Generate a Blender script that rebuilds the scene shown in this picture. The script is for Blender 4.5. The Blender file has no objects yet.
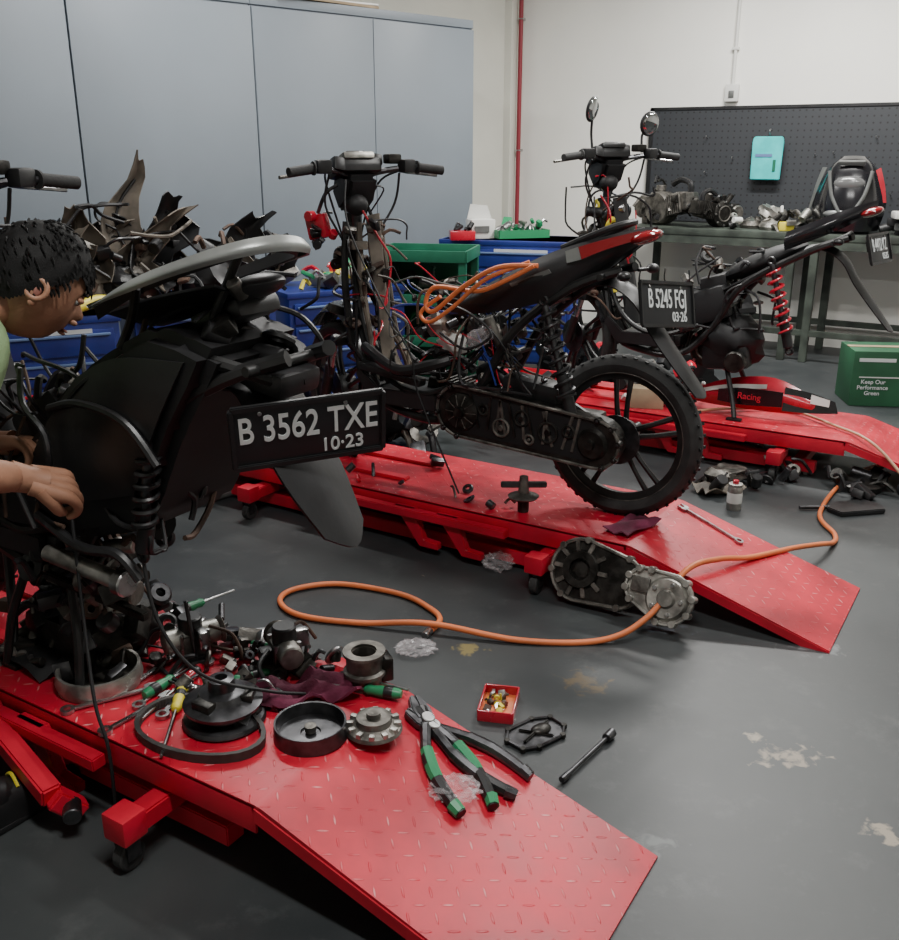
import bpy, bmesh, math, random
from mathutils import Vector as V, Matrix as M, noise, Euler
random.seed(11)
D=V((-.85,.527,0)).normalized(); NN=V((.527,.85,0)).normalized()
AX=math.atan2(D.y,D.x)
def W(s,n,z=0): return D*s+NN*n+V((0,0,z))
rad=math.radians
# ------------------------------------------------------------------ materials
def mat(name,col,rough=.5,metal=0,var=.0,vs=8,bump=0,bs=60,col2=None,emit=0,alpha=1,trans=0,coat=0,spec=None):
    m=bpy.data.materials.new(name); m.use_nodes=True
    nt=m.node_tree; b=nt.nodes['Principled BSDF']
    b.inputs['Base Color'].default_value=(*col,1); b.inputs['Roughness'].default_value=rough
    b.inputs['Metallic'].default_value=metal
    if spec is not None: b.inputs['Specular IOR Level'].default_value=spec
    if coat: b.inputs['Coat Weight'].default_value=coat; b.inputs['Coat Roughness'].default_value=.15
    if trans: b.inputs['Transmission Weight'].default_value=trans
    if alpha<1: b.inputs['Alpha'].default_value=alpha
    if emit: b.inputs['Emission Color'].default_value=(*col,1); b.inputs['Emission Strength'].default_value=emit
    if var or col2 or bump:
        tc=nt.nodes.new('ShaderNodeTexCoord')
    if var or col2:
        n=nt.nodes.new('ShaderNodeTexNoise'); n.inputs['Scale'].default_value=vs; n.inputs['Detail'].default_value=6
        nt.links.new(tc.outputs['Object'],n.inputs['Vector'])
        r=nt.nodes.new('ShaderNodeValToRGB')
        c2=col2 if col2 else tuple(min(1,c*(1+var)) for c in col)
        c1=col if col2 else tuple(c*(1-var) for c in col)
        r.color_ramp.elements[0].color=(*c1,1); r.color_ramp.elements[1].color=(*c2,1)
        r.color_ramp.elements[0].position=.38; r.color_ramp.elements[1].position=.66
        nt.links.new(n.outputs['Fac'],r.inputs['Fac']); nt.links.new(r.outputs['Color'],b.inputs['Base Color'])
        mr=nt.nodes.new('ShaderNodeMapRange'); mr.inputs['To Min'].default_value=max(0,rough-.12); mr.inputs['To Max'].default_value=min(1,rough+.12)
        nt.links.new(n.outputs['Fac'],mr.inputs['Value']); nt.links.new(mr.outputs['Result'],b.inputs['Roughness'])
    if bump:
        n2=nt.nodes.new('ShaderNodeTexNoise'); n2.inputs['Scale'].default_value=bs; n2.inputs['Detail'].default_value=4
        nt.links.new(tc.outputs['Object'],n2.inputs['Vector'])
        bp=nt.nodes.new('ShaderNodeBump'); bp.inputs['Strength'].default_value=bump; bp.inputs['Distance'].default_value=.004
        nt.links.new(n2.outputs['Fac'],bp.inputs['Height']); nt.links.new(bp.outputs['Normal'],b.inputs['Normal'])
    return m
BLK=mat('black_plastic',(.012,.012,.013),.42,0,.3,6,.15,40)
BLKM=mat('matte_black_plastic',(.006,.006,.007),.6,0,.3,6)
GLOSS=mat('gloss_black_paint',(.008,.008,.01),.18,coat=.6)
FRM=mat('frame_black_paint',(.018,.018,.018),.45,.3,.4,12)
RUB=mat('tyre_rubber',(.020,.020,.020),.75,0,.35,20,.3,120)
GREASE=mat('greasy_casting',(.035,.033,.03),.38,.7,.5,25,.3,80)
ALU=mat('dull_aluminium',(.38,.37,.34),.45,.85,.4,18,.25,90)
ALUD=mat('dirty_aluminium',(.16,.15,.135),.48,.75,.5,22,.35,90)
STEEL=mat('tool_steel',(.44,.44,.44),.3,1,.2,30)
STEELD=mat('dark_steel',(.09,.09,.095),.35,.9,.3,30)
RUST=mat('rusty_brown',(.09,.055,.04),.7,.3,.5,15,.3,60)
TAUPE=mat('dusty_plastic',(.11,.092,.072),.6,0,.5,9,.2,40)
GREYP=mat('silver_grey_paint',(.14,.145,.14),.35,.3,.15,8)
SILV=mat('silver_fairing_paint',(.25,.26,.25),.38,.35,.2,7)
REDP=mat('lift_red_paint',(.52,.010,.030),.42,0,.22,5,.1,30)
REDG=mat('red_gloss',(.45,.012,.03),.25,0,.2,5,coat=.4)
PIPE=mat('maroon_pipe_paint',(.26,.02,.035),.5)
ORG=mat('orange_hose_rubber',(.66,.17,.055),.5,0,.15,6)
WHITE=mat('white_plastic',(.65,.65,.62),.4)
GRN=mat('green_handle',(.02,.22,.09),.4)
GRNR=mat('green_rack_paint',(.008,.12,.065),.45,0,.2,5)
GRNB=mat('green_carton',(.02,.10,.045),.6,0,.2,4)
GRNL=mat('lime_print',(.15,.45,.05),.6)
BLUE=mat('blue_cabinet_paint',(.02,.036,.21),.35,0,.2,4)
BLUEL=mat('pale_blue_trim',(.12,.19,.36),.4)
CYAN=mat('cyan_packet',(.03,.55,.55),.45,0,.1,12)
YEL=mat('yellow_plastic',(.6,.5,.04),.45)
PUR=mat('maroon_cloth',(.13,.015,.045),.9,0,.4,10,.4,120)
SKIN=mat('skin',(.34,.17,.105),.55,0,.15,14,.15,100)
SHIRT=mat('light_green_shirt',(.27,.40,.20),.9,0,.12,10,.3,150)
PANTS=mat('black_trousers',(.015,.015,.018),.9,0,.3,10,.3,120)
HAIR=mat('black_hair',(.003,.0028,.0028),.7,0,.3,60,.25,300,spec=.25)
EYE=mat('eye_white',(.5,.5,.48),.3)
LIP=mat('lip',(.26,.105,.08),.5)
LENS=mat('smoked_lens',(.10,.10,.10),.12,coat=.5)
REDL=mat('tail_light_red',(.26,.008,.012),.12,coat=.8)
MIRR=mat('mirror_glass',(.6,.62,.63),.05,1)
PLATE=mat('plate_black',(.012,.013,.015),.45)
TXT=mat('plate_letters',(.62,.65,.65),.5)
BAG=mat('clear_plastic_bag',(.75,.70,.72),.15,0,alpha=.16)
CARD=mat('cardboard',(.33,.25,.16),.85,0,.2,8)
LOCK=mat('locker_blue_grey',(.165,.192,.22),.5,0,.05,1.5)
LOCKE=mat('locker_edge',(.09,.11,.14),.5)
WALLM=mat('white_wall_paint',(.86,.85,.80),.85,0,.04,1.2,.08,30)
CEILM=mat('ceiling_paint',(.78,.78,.75),.9)
COLM=mat('beige_wall_paint',(.66,.65,.58),.85,0,.05,2)
BENCH=mat('bench_dark_green',(.038,.048,.038),.6,0,.4,9)
TUBEL=mat('fluorescent_tube',(.95,.98,1),.5,emit=6)
BELT=mat('drive_belt_rubber',(.035,.032,.03),.6,0,.4,30)
TAN=mat('tan_hose',(.42,.22,.13),.5)

def deckmat():
    m=REDP.copy(); m.name='red_diamond_plate'; nt=m.node_tree; b=nt.nodes['Principled BSDF']
    L=nt.links.new
    tc=nt.nodes.new('ShaderNodeTexCoord'); sp=nt.nodes.new('ShaderNodeSeparateXYZ'); L(tc.outputs['Object'],sp.inputs[0])
    def mth(op,a,c=None,d=None):
        n=nt.nodes.new('ShaderNodeMath'); n.operation=op
        for i,x in enumerate((a,c,d)):
            if x is None: continue
            if isinstance(x,(int,float)): n.inputs[i].default_value=x
            else: L(x,n.inputs[i])
        return n.outputs[0]
    S=27.0
    X=mth('MULTIPLY',sp.outputs[0],S); Y=mth('MULTIPLY',sp.outputs[1],S)
    fx=mth('SUBTRACT',mth('FRACT',X),.5); fy=mth('SUBTRACT',mth('FRACT',Y),.5)
    par=mth('MODULO',mth('ABSOLUTE',mth('ADD',mth('FLOOR',X),mth('FLOOR',Y))),2)
    u=mth('ADD',fx,fy); v=mth('SUBTRACT',fx,fy)
    def q(a,c): return mth('ADD',mth('MULTIPLY',mth('MULTIPLY',a,a),3.8),mth('MULTIPLY',mth('MULTIPLY',c,c),100))
    e=mth('ADD',mth('MULTIPLY',q(u,v),par),mth('MULTIPLY',q(v,u),mth('SUBTRACT',1,par)))
    h=nt.nodes.new('ShaderNodeMapRange'); h.interpolation_type='SMOOTHSTEP'
    h.inputs['From Min'].default_value=1.0; h.inputs['From Max'].default_value=.3
    L(e,h.inputs['Value'])
    bp=nt.nodes.new('ShaderNodeBump'); bp.inputs['Strength'].default_value=.55; bp.inputs['Distance'].default_value=.0025
    L(h.outputs[0],bp.inputs['Height']); L(bp.outputs['Normal'],b.inputs['Normal'])
    src=b.inputs['Base Color'].links[0].from_socket
    n=nt.nodes.new('ShaderNodeTexNoise'); n.inputs['Scale'].default_value=11; n.inputs['Detail'].default_value=5; L(tc.outputs['Object'],n.inputs['Vector'])
    w=nt.nodes.new('ShaderNodeMapRange'); w.inputs['From Min'].default_value=.45; w.inputs['From Max'].default_value=.65
    L(n.outputs['Fac'],w.inputs['Value'])
    f=mth('MULTIPLY',mth('MULTIPLY',h.outputs[0],w.outputs[0]),.65)
    mx=nt.nodes.new('ShaderNodeMix'); mx.data_type='RGBA'; L(f,mx.inputs[0]); L(src,mx.inputs[6]); mx.inputs[7].default_value=(.80,.40,.40,1)
    g=nt.nodes.new('ShaderNodeTexNoise'); g.inputs['Scale'].default_value=3.2; g.inputs['Detail'].default_value=8; L(tc.outputs['Object'],g.inputs['Vector'])
    gr=nt.nodes.new('ShaderNodeMapRange'); gr.inputs['From Min'].default_value=.50; gr.inputs['From Max'].default_value=.72; gr.inputs['To Max'].default_value=.6; L(g.outputs['Fac'],gr.inputs['Value'])
    mg=nt.nodes.new('ShaderNodeMix'); mg.data_type='RGBA'; L(gr.outputs[0],mg.inputs[0]); L(mx.outputs[2],mg.inputs[6]); mg.inputs[7].default_value=(.16,.012,.018,1)
    L(mg.outputs[2],b.inputs['Base Color'])
    return m
DECK=deckmat()

def floormat():
    m=mat('worn_grey_epoxy_floor',(.024,.028,.030),.46,0,.25,1.6,.12,25,col2=(.047,.052,.053))
    nt=m.node_tree; b=nt.nodes['Principled BSDF']; L=nt.links.new
    tc=nt.nodes.new('ShaderNodeTexCoord')
    cur=b.inputs['Base Color'].links[0].from_socket
    n=nt.nodes.new('ShaderNodeTexNoise'); n.inputs['Scale'].default_value=26; n.inputs['Detail'].default_value=9; n.inputs['Distortion'].default_value=.5
    L(tc.outputs['Object'],n.inputs['Vector'])
    def spot(x,y,r,col,th,sx=1,amp=.3,soft=.12):
        nonlocal cur
        mp=nt.nodes.new('ShaderNodeMapping'); mp.vector_type='POINT'; mp.inputs['Location'].default_value=(-x/sx,-y,0); mp.inputs['Scale'].default_value=(1/sx,1,1)
        L(tc.outputs['Object'],mp.inputs['Vector'])
        ln=nt.nodes.new('ShaderNodeVectorMath'); ln.operation='LENGTH'; L(mp.outputs[0],ln.inputs[0])
        mr=nt.nodes.new('ShaderNodeMapRange'); mr.inputs['From Min'].default_value=r; mr.inputs['From Max'].default_value=0
        mr.inputs['To Min'].default_value=-.15; mr.inputs['To Max'].default_value=amp; L(ln.outputs['Value'],mr.inputs['Value'])
        ad=nt.nodes.new('ShaderNodeMath'); L(n.outputs['Fac'],ad.inputs[0]); L(mr.outputs[0],ad.inputs[1])
        st=nt.nodes.new('ShaderNodeMapRange'); st.inputs['From Min'].default_value=th; st.inputs['From Max'].default_value=th+soft; L(ad.outputs[0],st.inputs['Value'])
        mx=nt.nodes.new('ShaderNodeMix'); mx.data_type='RGBA'; L(st.outputs[0],mx.inputs[0]); L(cur,mx.inputs[6]); mx.inputs[7].default_value=(*col,1)
        cur=mx.outputs[2]
    spot(.83,1.97,.085,(.27,.23,.18),.62,1.9); spot(.77,2.05,.05,(.30,.26,.20),.62,1.0); spot(.376,2.314,.14,(.085,.06,.03),.62); spot(.95,1.70,.07,(.28,.24,.18),.64,1.6)
    spot(.05,2.49,.08,(.20,.16,.06),.64,1.6); spot(.44,1.66,.12,(.09,.10,.10),.68,1.0); spot(1.08,2.50,.11,(.15,.16,.165),.66,1.8); spot(.65,2.62,.10,(.09,.10,.12),.66,1.8)
    n3=nt.nodes.new('ShaderNodeTexNoise'); n3.inputs['Scale'].default_value=6; n3.inputs['Detail'].default_value=12; n3.inputs['Roughness'].default_value=.75; L(tc.outputs['Object'],n3.inputs['Vector'])
    s3=nt.nodes.new('ShaderNodeMapRange'); s3.inputs['From Min'].default_value=.54; s3.inputs['From Max'].default_value=.70; s3.inputs['To Max'].default_value=.6; L(n3.outputs['Fac'],s3.inputs['Value'])
    mx=nt.nodes.new('ShaderNodeMix'); mx.data_type='RGBA'; L(s3.outputs[0],mx.inputs[0]); L(cur,mx.inputs[6]); mx.inputs[7].default_value=(.08,.085,.085,1); cur=mx.outputs[2]
    L(cur,b.inputs['Base Color'])
    return m
FLOOR=floormat()

def pegmat():
    m=mat('pegboard_dark',(.035,.04,.043),.5); nt=m.node_tree; b=nt.nodes['Principled BSDF']; L=nt.links.new
    tc=nt.nodes.new('ShaderNodeTexCoord'); sc=nt.nodes.new('ShaderNodeVectorMath'); sc.operation='SCALE'; sc.inputs['Scale'].default_value=22; L(tc.outputs['Object'],sc.inputs[0])
    fr=nt.nodes.new('ShaderNodeVectorMath'); fr.operation='FRACTION'; L(sc.outputs[0],fr.inputs[0])
    sb=nt.nodes.new('ShaderNodeVectorMath'); sb.operation='SUBTRACT'; sb.inputs[1].default_value=(.5,.5,.5); L(fr.outputs[0],sb.inputs[0])
    ml=nt.nodes.new('ShaderNodeVectorMath'); ml.operation='MULTIPLY'; ml.inputs[1].default_value=(1,0,1); L(sb.outputs[0],ml.inputs[0])
    ln=nt.nodes.new('ShaderNodeVectorMath'); ln.operation='LENGTH'; L(ml.outputs[0],ln.inputs[0])
    mr=nt.nodes.new('ShaderNodeMapRange'); mr.inputs['From Min'].default_value=.12; mr.inputs['From Max'].default_value=.16; L(ln.outputs['Value'],mr.inputs['Value'])
    mx=nt.nodes.new('ShaderNodeMix'); mx.data_type='RGBA'; L(mr.outputs[0],mx.inputs[0]); mx.inputs[6].default_value=(.008,.008,.008,1); mx.inputs[7].default_value=(.030,.033,.038,1)
    L(mx.outputs[2],b.inputs['Base Color'])
    return m
PEG=pegmat()

# ------------------------------------------------------------------ mesh builder
def catmull(pts,sub):
    if sub<=1 or len(pts)<3: return pts
    out=[]; n=len(pts)
    for i in range(n-1):
        p0=pts[max(i-1,0)];p1=pts[i];p2=pts[i+1];p3=pts[min(i+2,n-1)]
        for k in range(sub):
            t=k/sub
            out.append(tuple(.5*((2*b)+(-a+c)*t+(2*a-5*b+4*c-d)*t*t+(-a+3*b-3*c+d)*t**3) for a,b,c,d in zip(p0,p1,p2,p3)))
    out.append(tuple(pts[-1])); return out
class B:
    def __init__(s): s.v=[];s.f=[];s.m=[];s.mats=[];s.T=M.Identity(4)
    def _m(s,mt):
        if mt not in s.mats: s.mats.append(mt)
        return s.mats.index(mt)
    def add(s,vs,fs,mt,T=None):
        o=len(s.v); TT=s.T@T if T is not None else s.T
        s.v+=[TT@V(p) for p in vs]; i=s._m(mt)
        for f in fs: s.f.append([k+o for k in f]); s.m.append(i)
    def bm(s,bm,mt,T=None):
        bm.verts.index_update()
        s.add([v.co.copy() for v in bm.verts],[[v.index for v in f.verts] for f in bm.faces],mt,T); bm.free()
    def box(s,c,d,mt,rot=(0,0,0),bev=0):
        bm=bmesh.new(); bmesh.ops.create_cube(bm,size=1)
        bmesh.ops.scale(bm,vec=d,verts=bm.verts)
        if bev: bmesh.ops.bevel(bm,geom=bm.edges[:],offset=min(bev,min(d)*.45),segments=2,affect='EDGES',profile=.6)
        T=M.Translation(c)@Euler([rad(r) for r in rot]).to_matrix().to_4x4()
        s.bm(bm,mt,T)
    def beam(s,p,q,w,h,mt,bev=.003):
        p=V(p);q=V(q);x=(q-p).normalized(); y=V((0,0,1)).cross(x)
        if y.length<1e-4: y=V((0,1,0))
        y.normalize(); z=x.cross(y)
        T=M((( x.x,y.x,z.x,0),(x.y,y.y,z.y,0),(x.z,y.z,z.z,0),(0,0,0,1)))
        bm=bmesh.new(); bmesh.ops.create_cube(bm,size=1); bmesh.ops.scale(bm,vec=((q-p).length,w,h),verts=bm.verts)
        if bev: bmesh.ops.bevel(bm,geom=bm.edges[:],offset=bev,segments=2,affect='EDGES')
        s.bm(bm,mt,M.Translation((p+q)/2)@T)
    def frame(s,ax):
        z=V(ax).normalized(); x=z.orthogonal().normalized(); y=z.cross(x); return x,y,z
    def lathe(s,prof,o,ax,mt,seg=28,squash=1):
        x,y,z=s.frame(ax); o=V(o); vs=[];fs=[]
        for r,h in prof:
            r=max(r,1e-4)
            for k in range(seg):
                a=2*math.pi*k/seg; vs.append(o+x*r*math.cos(a)+y*r*math.sin(a)*squash+z*h)
        for i in range(len(prof)-1):
            for k in range(seg):
                k2=(k+1)%seg; fs.append([i*seg+k,i*seg+k2,(i+1)*seg+k2,(i+1)*seg+k])
        s.add(vs,fs,mt)
    def cyl(s,p,q,r,mt,r2=None,seg=14):
        p=V(p);q=V(q);L=(q-p).length; r2=r if r2 is None else r2; c=min(r,r2,L)*.12
        s.lathe([(0,0),(r-c,0),(r,c),(r2,L-c),(r2-c,L),(0,L)],p,q-p,mt,seg)
    def tube(s,pts,r,mt,seg=8,sub=6):
        n=len(pts); rr=list(r) if isinstance(r,(list,tuple)) else [r]*n
        P=catmull([tuple(p)+(q,) for p,q in zip(pts,rr)],sub)
        R=[p[3] for p in P]; P=[V(p[:3]) for p in P]
        t=(P[1]-P[0]).normalized(); x=t.orthogonal().normalized(); vs=[];fs=[]
        for i,p in enumerate(P):
            t2=(P[min(i+1,len(P)-1)]-P[max(i-1,0)])
            if t2.length>1e-7: t2.normalize(); x=(x-t2*x.dot(t2)); 
            else: t2=t
            if x.length<1e-5: x=t2.orthogonal()
            x.normalize(); y=t2.cross(x); t=t2
            for k in range(seg):
                a=2*math.pi*k/seg; vs.append(p+(x*math.cos(a)+y*math.sin(a))*R[i])
        for i in range(len(P)-1):
            for k in range(seg):
                k2=(k+1)%seg; fs.append([i*seg+k,i*seg+k2,(i+1)*seg+k2,(i+1)*seg+k])
        fs.append(list(range(seg))[::-1]); fs.append([(len(P)-1)*seg+k for k in range(seg)])
        s.add(vs,fs,mt)
    def torus(s,c,ax,R,r,mt,seg=28,rs=8):
        s.lathe([(R+r*math.cos(2*math.pi*k/rs),r*math.sin(2*math.pi*k/rs)) for k in range(rs+1)],c,ax,mt,seg)
    def prism(s,poly,o,U,Vv,th,mt,bev=0):
        U=V(U);Vv=V(Vv);Wd=U.cross(Vv).normalized();o=V(o)
        bm=bmesh.new(); vs=[bm.verts.new(o+U*a+Vv*b) for a,b in poly]
        f=bm.faces.new(vs); r=bmesh.ops.extrude_face_region(bm,geom=[f])
        bmesh.ops.translate(bm,vec=Wd*th,verts=[g for g in r['geom'] if isinstance(g,bmesh.types.BMVert)])
        if bev: bmesh.ops.bevel(bm,geom=bm.edges[:],offset=bev,segments=2,affect='EDGES')
        bmesh.ops.recalc_face_normals(bm,faces=bm.faces[:])
        s.bm(bm,mt)
    def ell(s,c,r,mt,rot=(0,0,0),seg=16,nz=0,ns=20,nf=2.3):
        bm=bmesh.new(); bmesh.ops.create_uvsphere(bm,u_segments=seg,v_segments=max(8,seg//2+2),radius=1)
        for v in bm.verts:
            if nz: v.co*=1+nz*noise.noise(v.co*nf+V(c)*ns)
        bmesh.ops.scale(bm,vec=r,verts=bm.verts)
        s.bm(bm,mt,M.Translation(c)@Euler([rad(a) for a in rot]).to_matrix().to_4x4())
    def grid(s,rows,mt,th=.003,sub=4,nz=0,nsc=12):
        R=[catmull([tuple(p) for p in r],sub) for r in rows]
        C=[catmull([R[i][j] for i in range(len(R))],sub) for j in range(len(R[0]))]
        bm=bmesh.new(); g=[]
        for col in C:
            g.append([bm.verts.new(V(p)+(V((0,0,1))*nz*noise.noise(V(p)*nsc) if nz else V((0,0,0)))) for p in col])
        for i in range(len(g)-1):
            for j in range(len(g[0])-1): bm.faces.new((g[i][j],g[i+1][j],g[i+1][j+1],g[i][j+1]))
        bmesh.ops.recalc_face_normals(bm,faces=bm.faces[:])
        if th: bmesh.ops.solidify(bm,geom=bm.faces[:],thickness=th)
        s.bm(bm,mt)
    def spring(s,p,q,R,r,turns,mt):
        x,y,z=s.frame(V(q)-V(p)); L=(V(q)-V(p)).length; n=int(turns*12)
        pts=[V(p)+x*R*math.cos(k*math.pi/6)+y*R*math.sin(k*math.pi/6)+z*L*k/n for k in range(n+1)]
        s.tube(pts,r,mt,6,1)
    def obj(s,name,loc=(0,0,0),rz=0,parent=None,rot=None,ang=38):
        me=bpy.data.meshes.new(name); me.from_pydata([tuple(v) for v in s.v],[],s.f)
        for m in s.mats: me.materials.append(m)
        me.polygons.foreach_set('material_index',s.m)
        me.polygons.foreach_set('use_smooth',[True]*len(s.f)); me.validate(); me.update()
        try: me.set_sharp_from_angle(angle=rad(ang))
        except Exception: pass
        o=bpy.data.objects.new(name,me); bpy.context.scene.collection.objects.link(o)
        o.location=loc; o.rotation_euler=rot if rot else (0,0,rz)
        if parent: o.parent=parent
        return o
def text(name,body,size,T,m,parent,ext=.001,align='CENTER',sx=1):
    c=bpy.data.curves.new(name,'FONT'); c.body=body; c.size=size; c.extrude=ext; c.align_x=align; c.align_y='CENTER'; c.offset=size*.010
    c.materials.append(m); o=bpy.data.objects.new(name,c); bpy.context.scene.collection.objects.link(o)
    o.parent=parent; o.matrix_local=T@M.Diagonal((sx,1,1,1)); return o

# ------------------------------------------------------------------ component builders
def wheel(b,c,R,w,spin=0):
    c=V(c); ax=V((0,1,0)); h=w/2; q=.785
    b.lathe([(R*q,-h*.6),(R*.84,-h*.92),(R*.90,-h),(R*.958,-h*.74),(R,-h*.25),(R*1.0,h*.25),(R*.958,h*.74),(R*.90,h),(R*.84,h*.92),(R*q,h*.6)],c,ax,RUB,56)
    for k in range(44):
        a=2*math.pi*k/44
        for sg in (-1,1):
            p=c+V((math.cos(a)*R*.989,sg*h*.45,math.sin(a)*R*.989)); b.box(p,(.004,h*.5,.010),BLKM,(0,-math.degrees(a),sg*35))
    b.lathe([(R*q,-h*.66),(R*(q+.02),-h*.66),(R*(q+.02),-h*.5),(R*.72,-h*.3),(R*.71,h*.3),(R*(q+.02),h*.5),(R*(q+.02),h*.66),(R*q,h*.66)],c,ax,FRM,48)
    b.lathe([(R*(q+.005),h*.66),(R*(q+.015),h*.72),(R*(q+.025),h*.66)],c,ax,ALUD,48)
    b.lathe([(0,-.05),(.03,-.05),(.05,-.04),(.055,-.02),(.055,.02),(.045,.035),(.02,.045),(.0,.045)],c,ax,FRM,24)
    for k in range(5):
        for dlt in (-.13,.13):
            a=spin+2*math.pi*k/5; a1=a+dlt*2.2; a2=a+dlt
            p=c+V((math.cos(a1)*.045,0,math.sin(a1)*.045)); qq=c+V((math.cos(a2)*R*.73,0,math.sin(a2)*R*.73))
            b.tube([p,(p+qq)/2+V((0,.008,0)),qq],[.012,.009,.011],FRM,6,3)
    b.lathe([(.028,.05),(.085,.05),(.085,.054),(.03,.054)],c,ax,STEELD,36)
def engine(b,o,sc=1,T=None,m1=ALUD,m2=GREASE):
    old=b.T; b.T=b.T@M.Translation(o)@(T or M.Identity(4))@M.Scale(sc,4)
    b.lathe([(0,0),(.08,0),(.095,.01),(.1,.03),(.1,.1),(.09,.12),(0,.125)],(0,.06,.1),(0,-1,0),m1,26)
    b.lathe([(0,0),(.05,0),(.062,.012),(.066,.03),(.066,.11),(0,.12)],(-.13,.06,.1),(0,-1,0),m2,22)
    b.box((-.06,0,.1),(.2,.1,.12),m1,(0,8,0),.012)
    for k in range(7): b.box((.1+k*.016,0,.12+k*.004),(.007,.13,.12),m1,(0,-12,0),.003)
    b.box((.15,0,.13),(.13,.085,.08),m2,(0,-12,0),.008)
    b.box((.225,0,.15),(.05,.11,.1),m1,(0,-12,0),.012)
    for k in range(8):
        a=k*math.pi/4; b.cyl((.086*math.cos(a),.068,.1+.086*math.sin(a)),(.086*math.cos(a),.05,.1+.086*math.sin(a)),.008,STEEL,seg=6)
    b.torus((0,.062,.1),(0,1,0),.055,.006,m2)
    b.tube([(.2,.03,.2),(.19,.03,.25),(.12,.02,.27),(.06,.02,.24)],.018,BLK,8)
    b.cyl((-.02,0,.2),(-.02,0,.235),.03,m1); b.box((-.1,0,.02),(.05,.1,.04),m2,bev=.006)
    b.T=old
def case_outline(x1,z1,r1,x2,z2,r2,n=14):
    pts=[]; th=math.atan2(z2-z1,x2-x1)
    for k in range(n+1):
        a=th+math.pi/2+math.pi*k/n; pts.append((x1+r1*math.cos(a),z1+r1*math.sin(a)))
    for k in range(n+1):
        a=th-math.pi/2+math.pi*k/n; pts.append((x2+r2*math.cos(a),z2+r2*math.sin(a)))
    return pts
def plate_group(par,center,yaw,tilt,l1,l2,roll=0,wd=.285,ht=.118):
    T=M.Translation(center)@M.Rotation(rad(yaw),4,'Z')@M.Rotation(rad(tilt),4,'Y')@M.Rotation(rad(roll),4,'X')
    b=B(); b.T=T
    b.box((0,0,0),(.006,wd,ht),PLATE,bev=.002)
    w,h=wd/2,ht/2
    for (y1,z1,y2,z2) in ((-w,-h,w,-h),(w,-h,w,h),(w,h,-w,h),(-w,h,-w,-h)):
        b.beam((-.003,y1,z1),(-.003,y2,z2),.010,.012,BLK,.002)
    b.box((.02,0,h*.3),(.03,.1,.05),BLK,bev=.004)
    for y in (-.07,.09): b.cyl((-.003,y,h*.80),(-.007,y,h*.80),.004,STEEL,seg=8)
    b.obj('license_plate',parent=par)
    Tx=M(((0,0,-1,0),(-1,0,0,0),(0,1,0,0),(0,0,0,1)))
    text('license_plate_number',l1,ht*.62,T@M.Translation((-.0045,0,h*.22))@Tx,TXT,par,sx=.70 if wd>.28 else .52)
    text('license_plate_date',l2,ht*.32,T@M.Translation((-.0045,-wd*.22,-h*.60))@Tx,TXT,par,sx=.95 if wd>.28 else .8)
def wires(b,box,n,mats,r=(.002,.005),L=.3):
    (x0,x1),(y0,y1),(z0,z1)=box
    for i in range(n):
        p=V((random.uniform(x0,x1),random.uniform(y0,y1),random.uniform(z0,z1))); pts=[p]
        d=V((random.uniform(-1,1),random.uniform(-.5,.5),random.uniform(-1,.6))).normalized()
        for k in range(4):
            d=(d+V((random.uniform(-.6,.6),random.uniform(-.4,.4),random.uniform(-.6,.5)))).normalized()
            q=pts[-1]+d*L/4; q=V((min(max(q.x,x0-.04),x1+.04),min(max(q.y,y0-.02),y1+.02),min(max(q.z,z0-.03),z1+.03))); pts.append(q)
        b.tube(pts,random.uniform(*r),random.choice(mats),6,4)
def bits(b,box,n,mats,sc=1):
    (x0,x1),(y0,y1),(z0,z1)=box
    for i in range(n):
        p=V((random.uniform(x0,x1),random.uniform(y0,y1),random.uniform(z0,z1))); m=random.choice(mats); k=random.random(); a=random.uniform(0,360)
        if k<.3: b.box(p,(random.uniform(.02,.07)*sc,random.uniform(.015,.05)*sc,random.uniform(.01,.04)*sc),m,(random.uniform(-40,40),random.uniform(-40,40),a),.004*sc)
        elif k<.55:
            ax=V((random.uniform(-1,1),random.uniform(-1,1),random.uniform(-.5,1))).normalized(); b.cyl(p,p+ax*random.uniform(.02,.07)*sc,random.uniform(.006,.022)*sc,m,seg=12)
        elif k<.75:
            ax=V((random.uniform(-1,1),random.uniform(-1,1),random.uniform(-1,1))).normalized(); r=random.uniform(.014,.035)*sc
            b.lathe([(r*.4,0),(r,0),(r,.006*sc),(r*.8,.012*sc),(r*.4,.012*sc),(r*.4,0)],p,ax,m,18)
        else:
            q=p+V((random.uniform(-.06,.06),random.uniform(-.06,.06),random.uniform(-.03,.05)))*sc; b.tube([p,(p+q)/2+V((0,0,.02*sc)),q],random.uniform(.004,.009)*sc,m,6,3)
def shard(b,base,up,side,L,w,mt,bend=.15,tip=.4,th=.005,m2=None):
    base=V(base);up=V(up).normalized();side=V(side).normalized();nr=up.cross(side).normalized(); rows=[]
    ru=random.uniform
    prof=[ru(.5,.9),ru(.8,1.15),ru(.6,1.1),ru(.7,1.0),ru(.35,.75),tip*ru(.5,1)]; cents=[]
    for i,pw in enumerate(prof):
        t=i/(len(prof)-1); off=ru(-.16,.16)*w
        c=base+up*L*t+nr*bend*math.sin(t*2.6)+side*(bend*.6*t*t+off); cents.append(c)
        rows.append([c+side*w*pw*k*.5+up*ru(-.05,.05)*L+nr*(-.5*w*abs(k)**1.5*pw*.6) for k in (-1,-.55,.1,.6,1)])
    b.grid(rows,mt,th,2)
    b.tube([c-nr*.012 for c in cents[:5]],.006,m2 or mt,6,3)
    for k in (1,3): b.cyl(cents[k]-nr*.03,cents[k]+nr*.004,.012,m2 or mt,seg=10)

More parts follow.
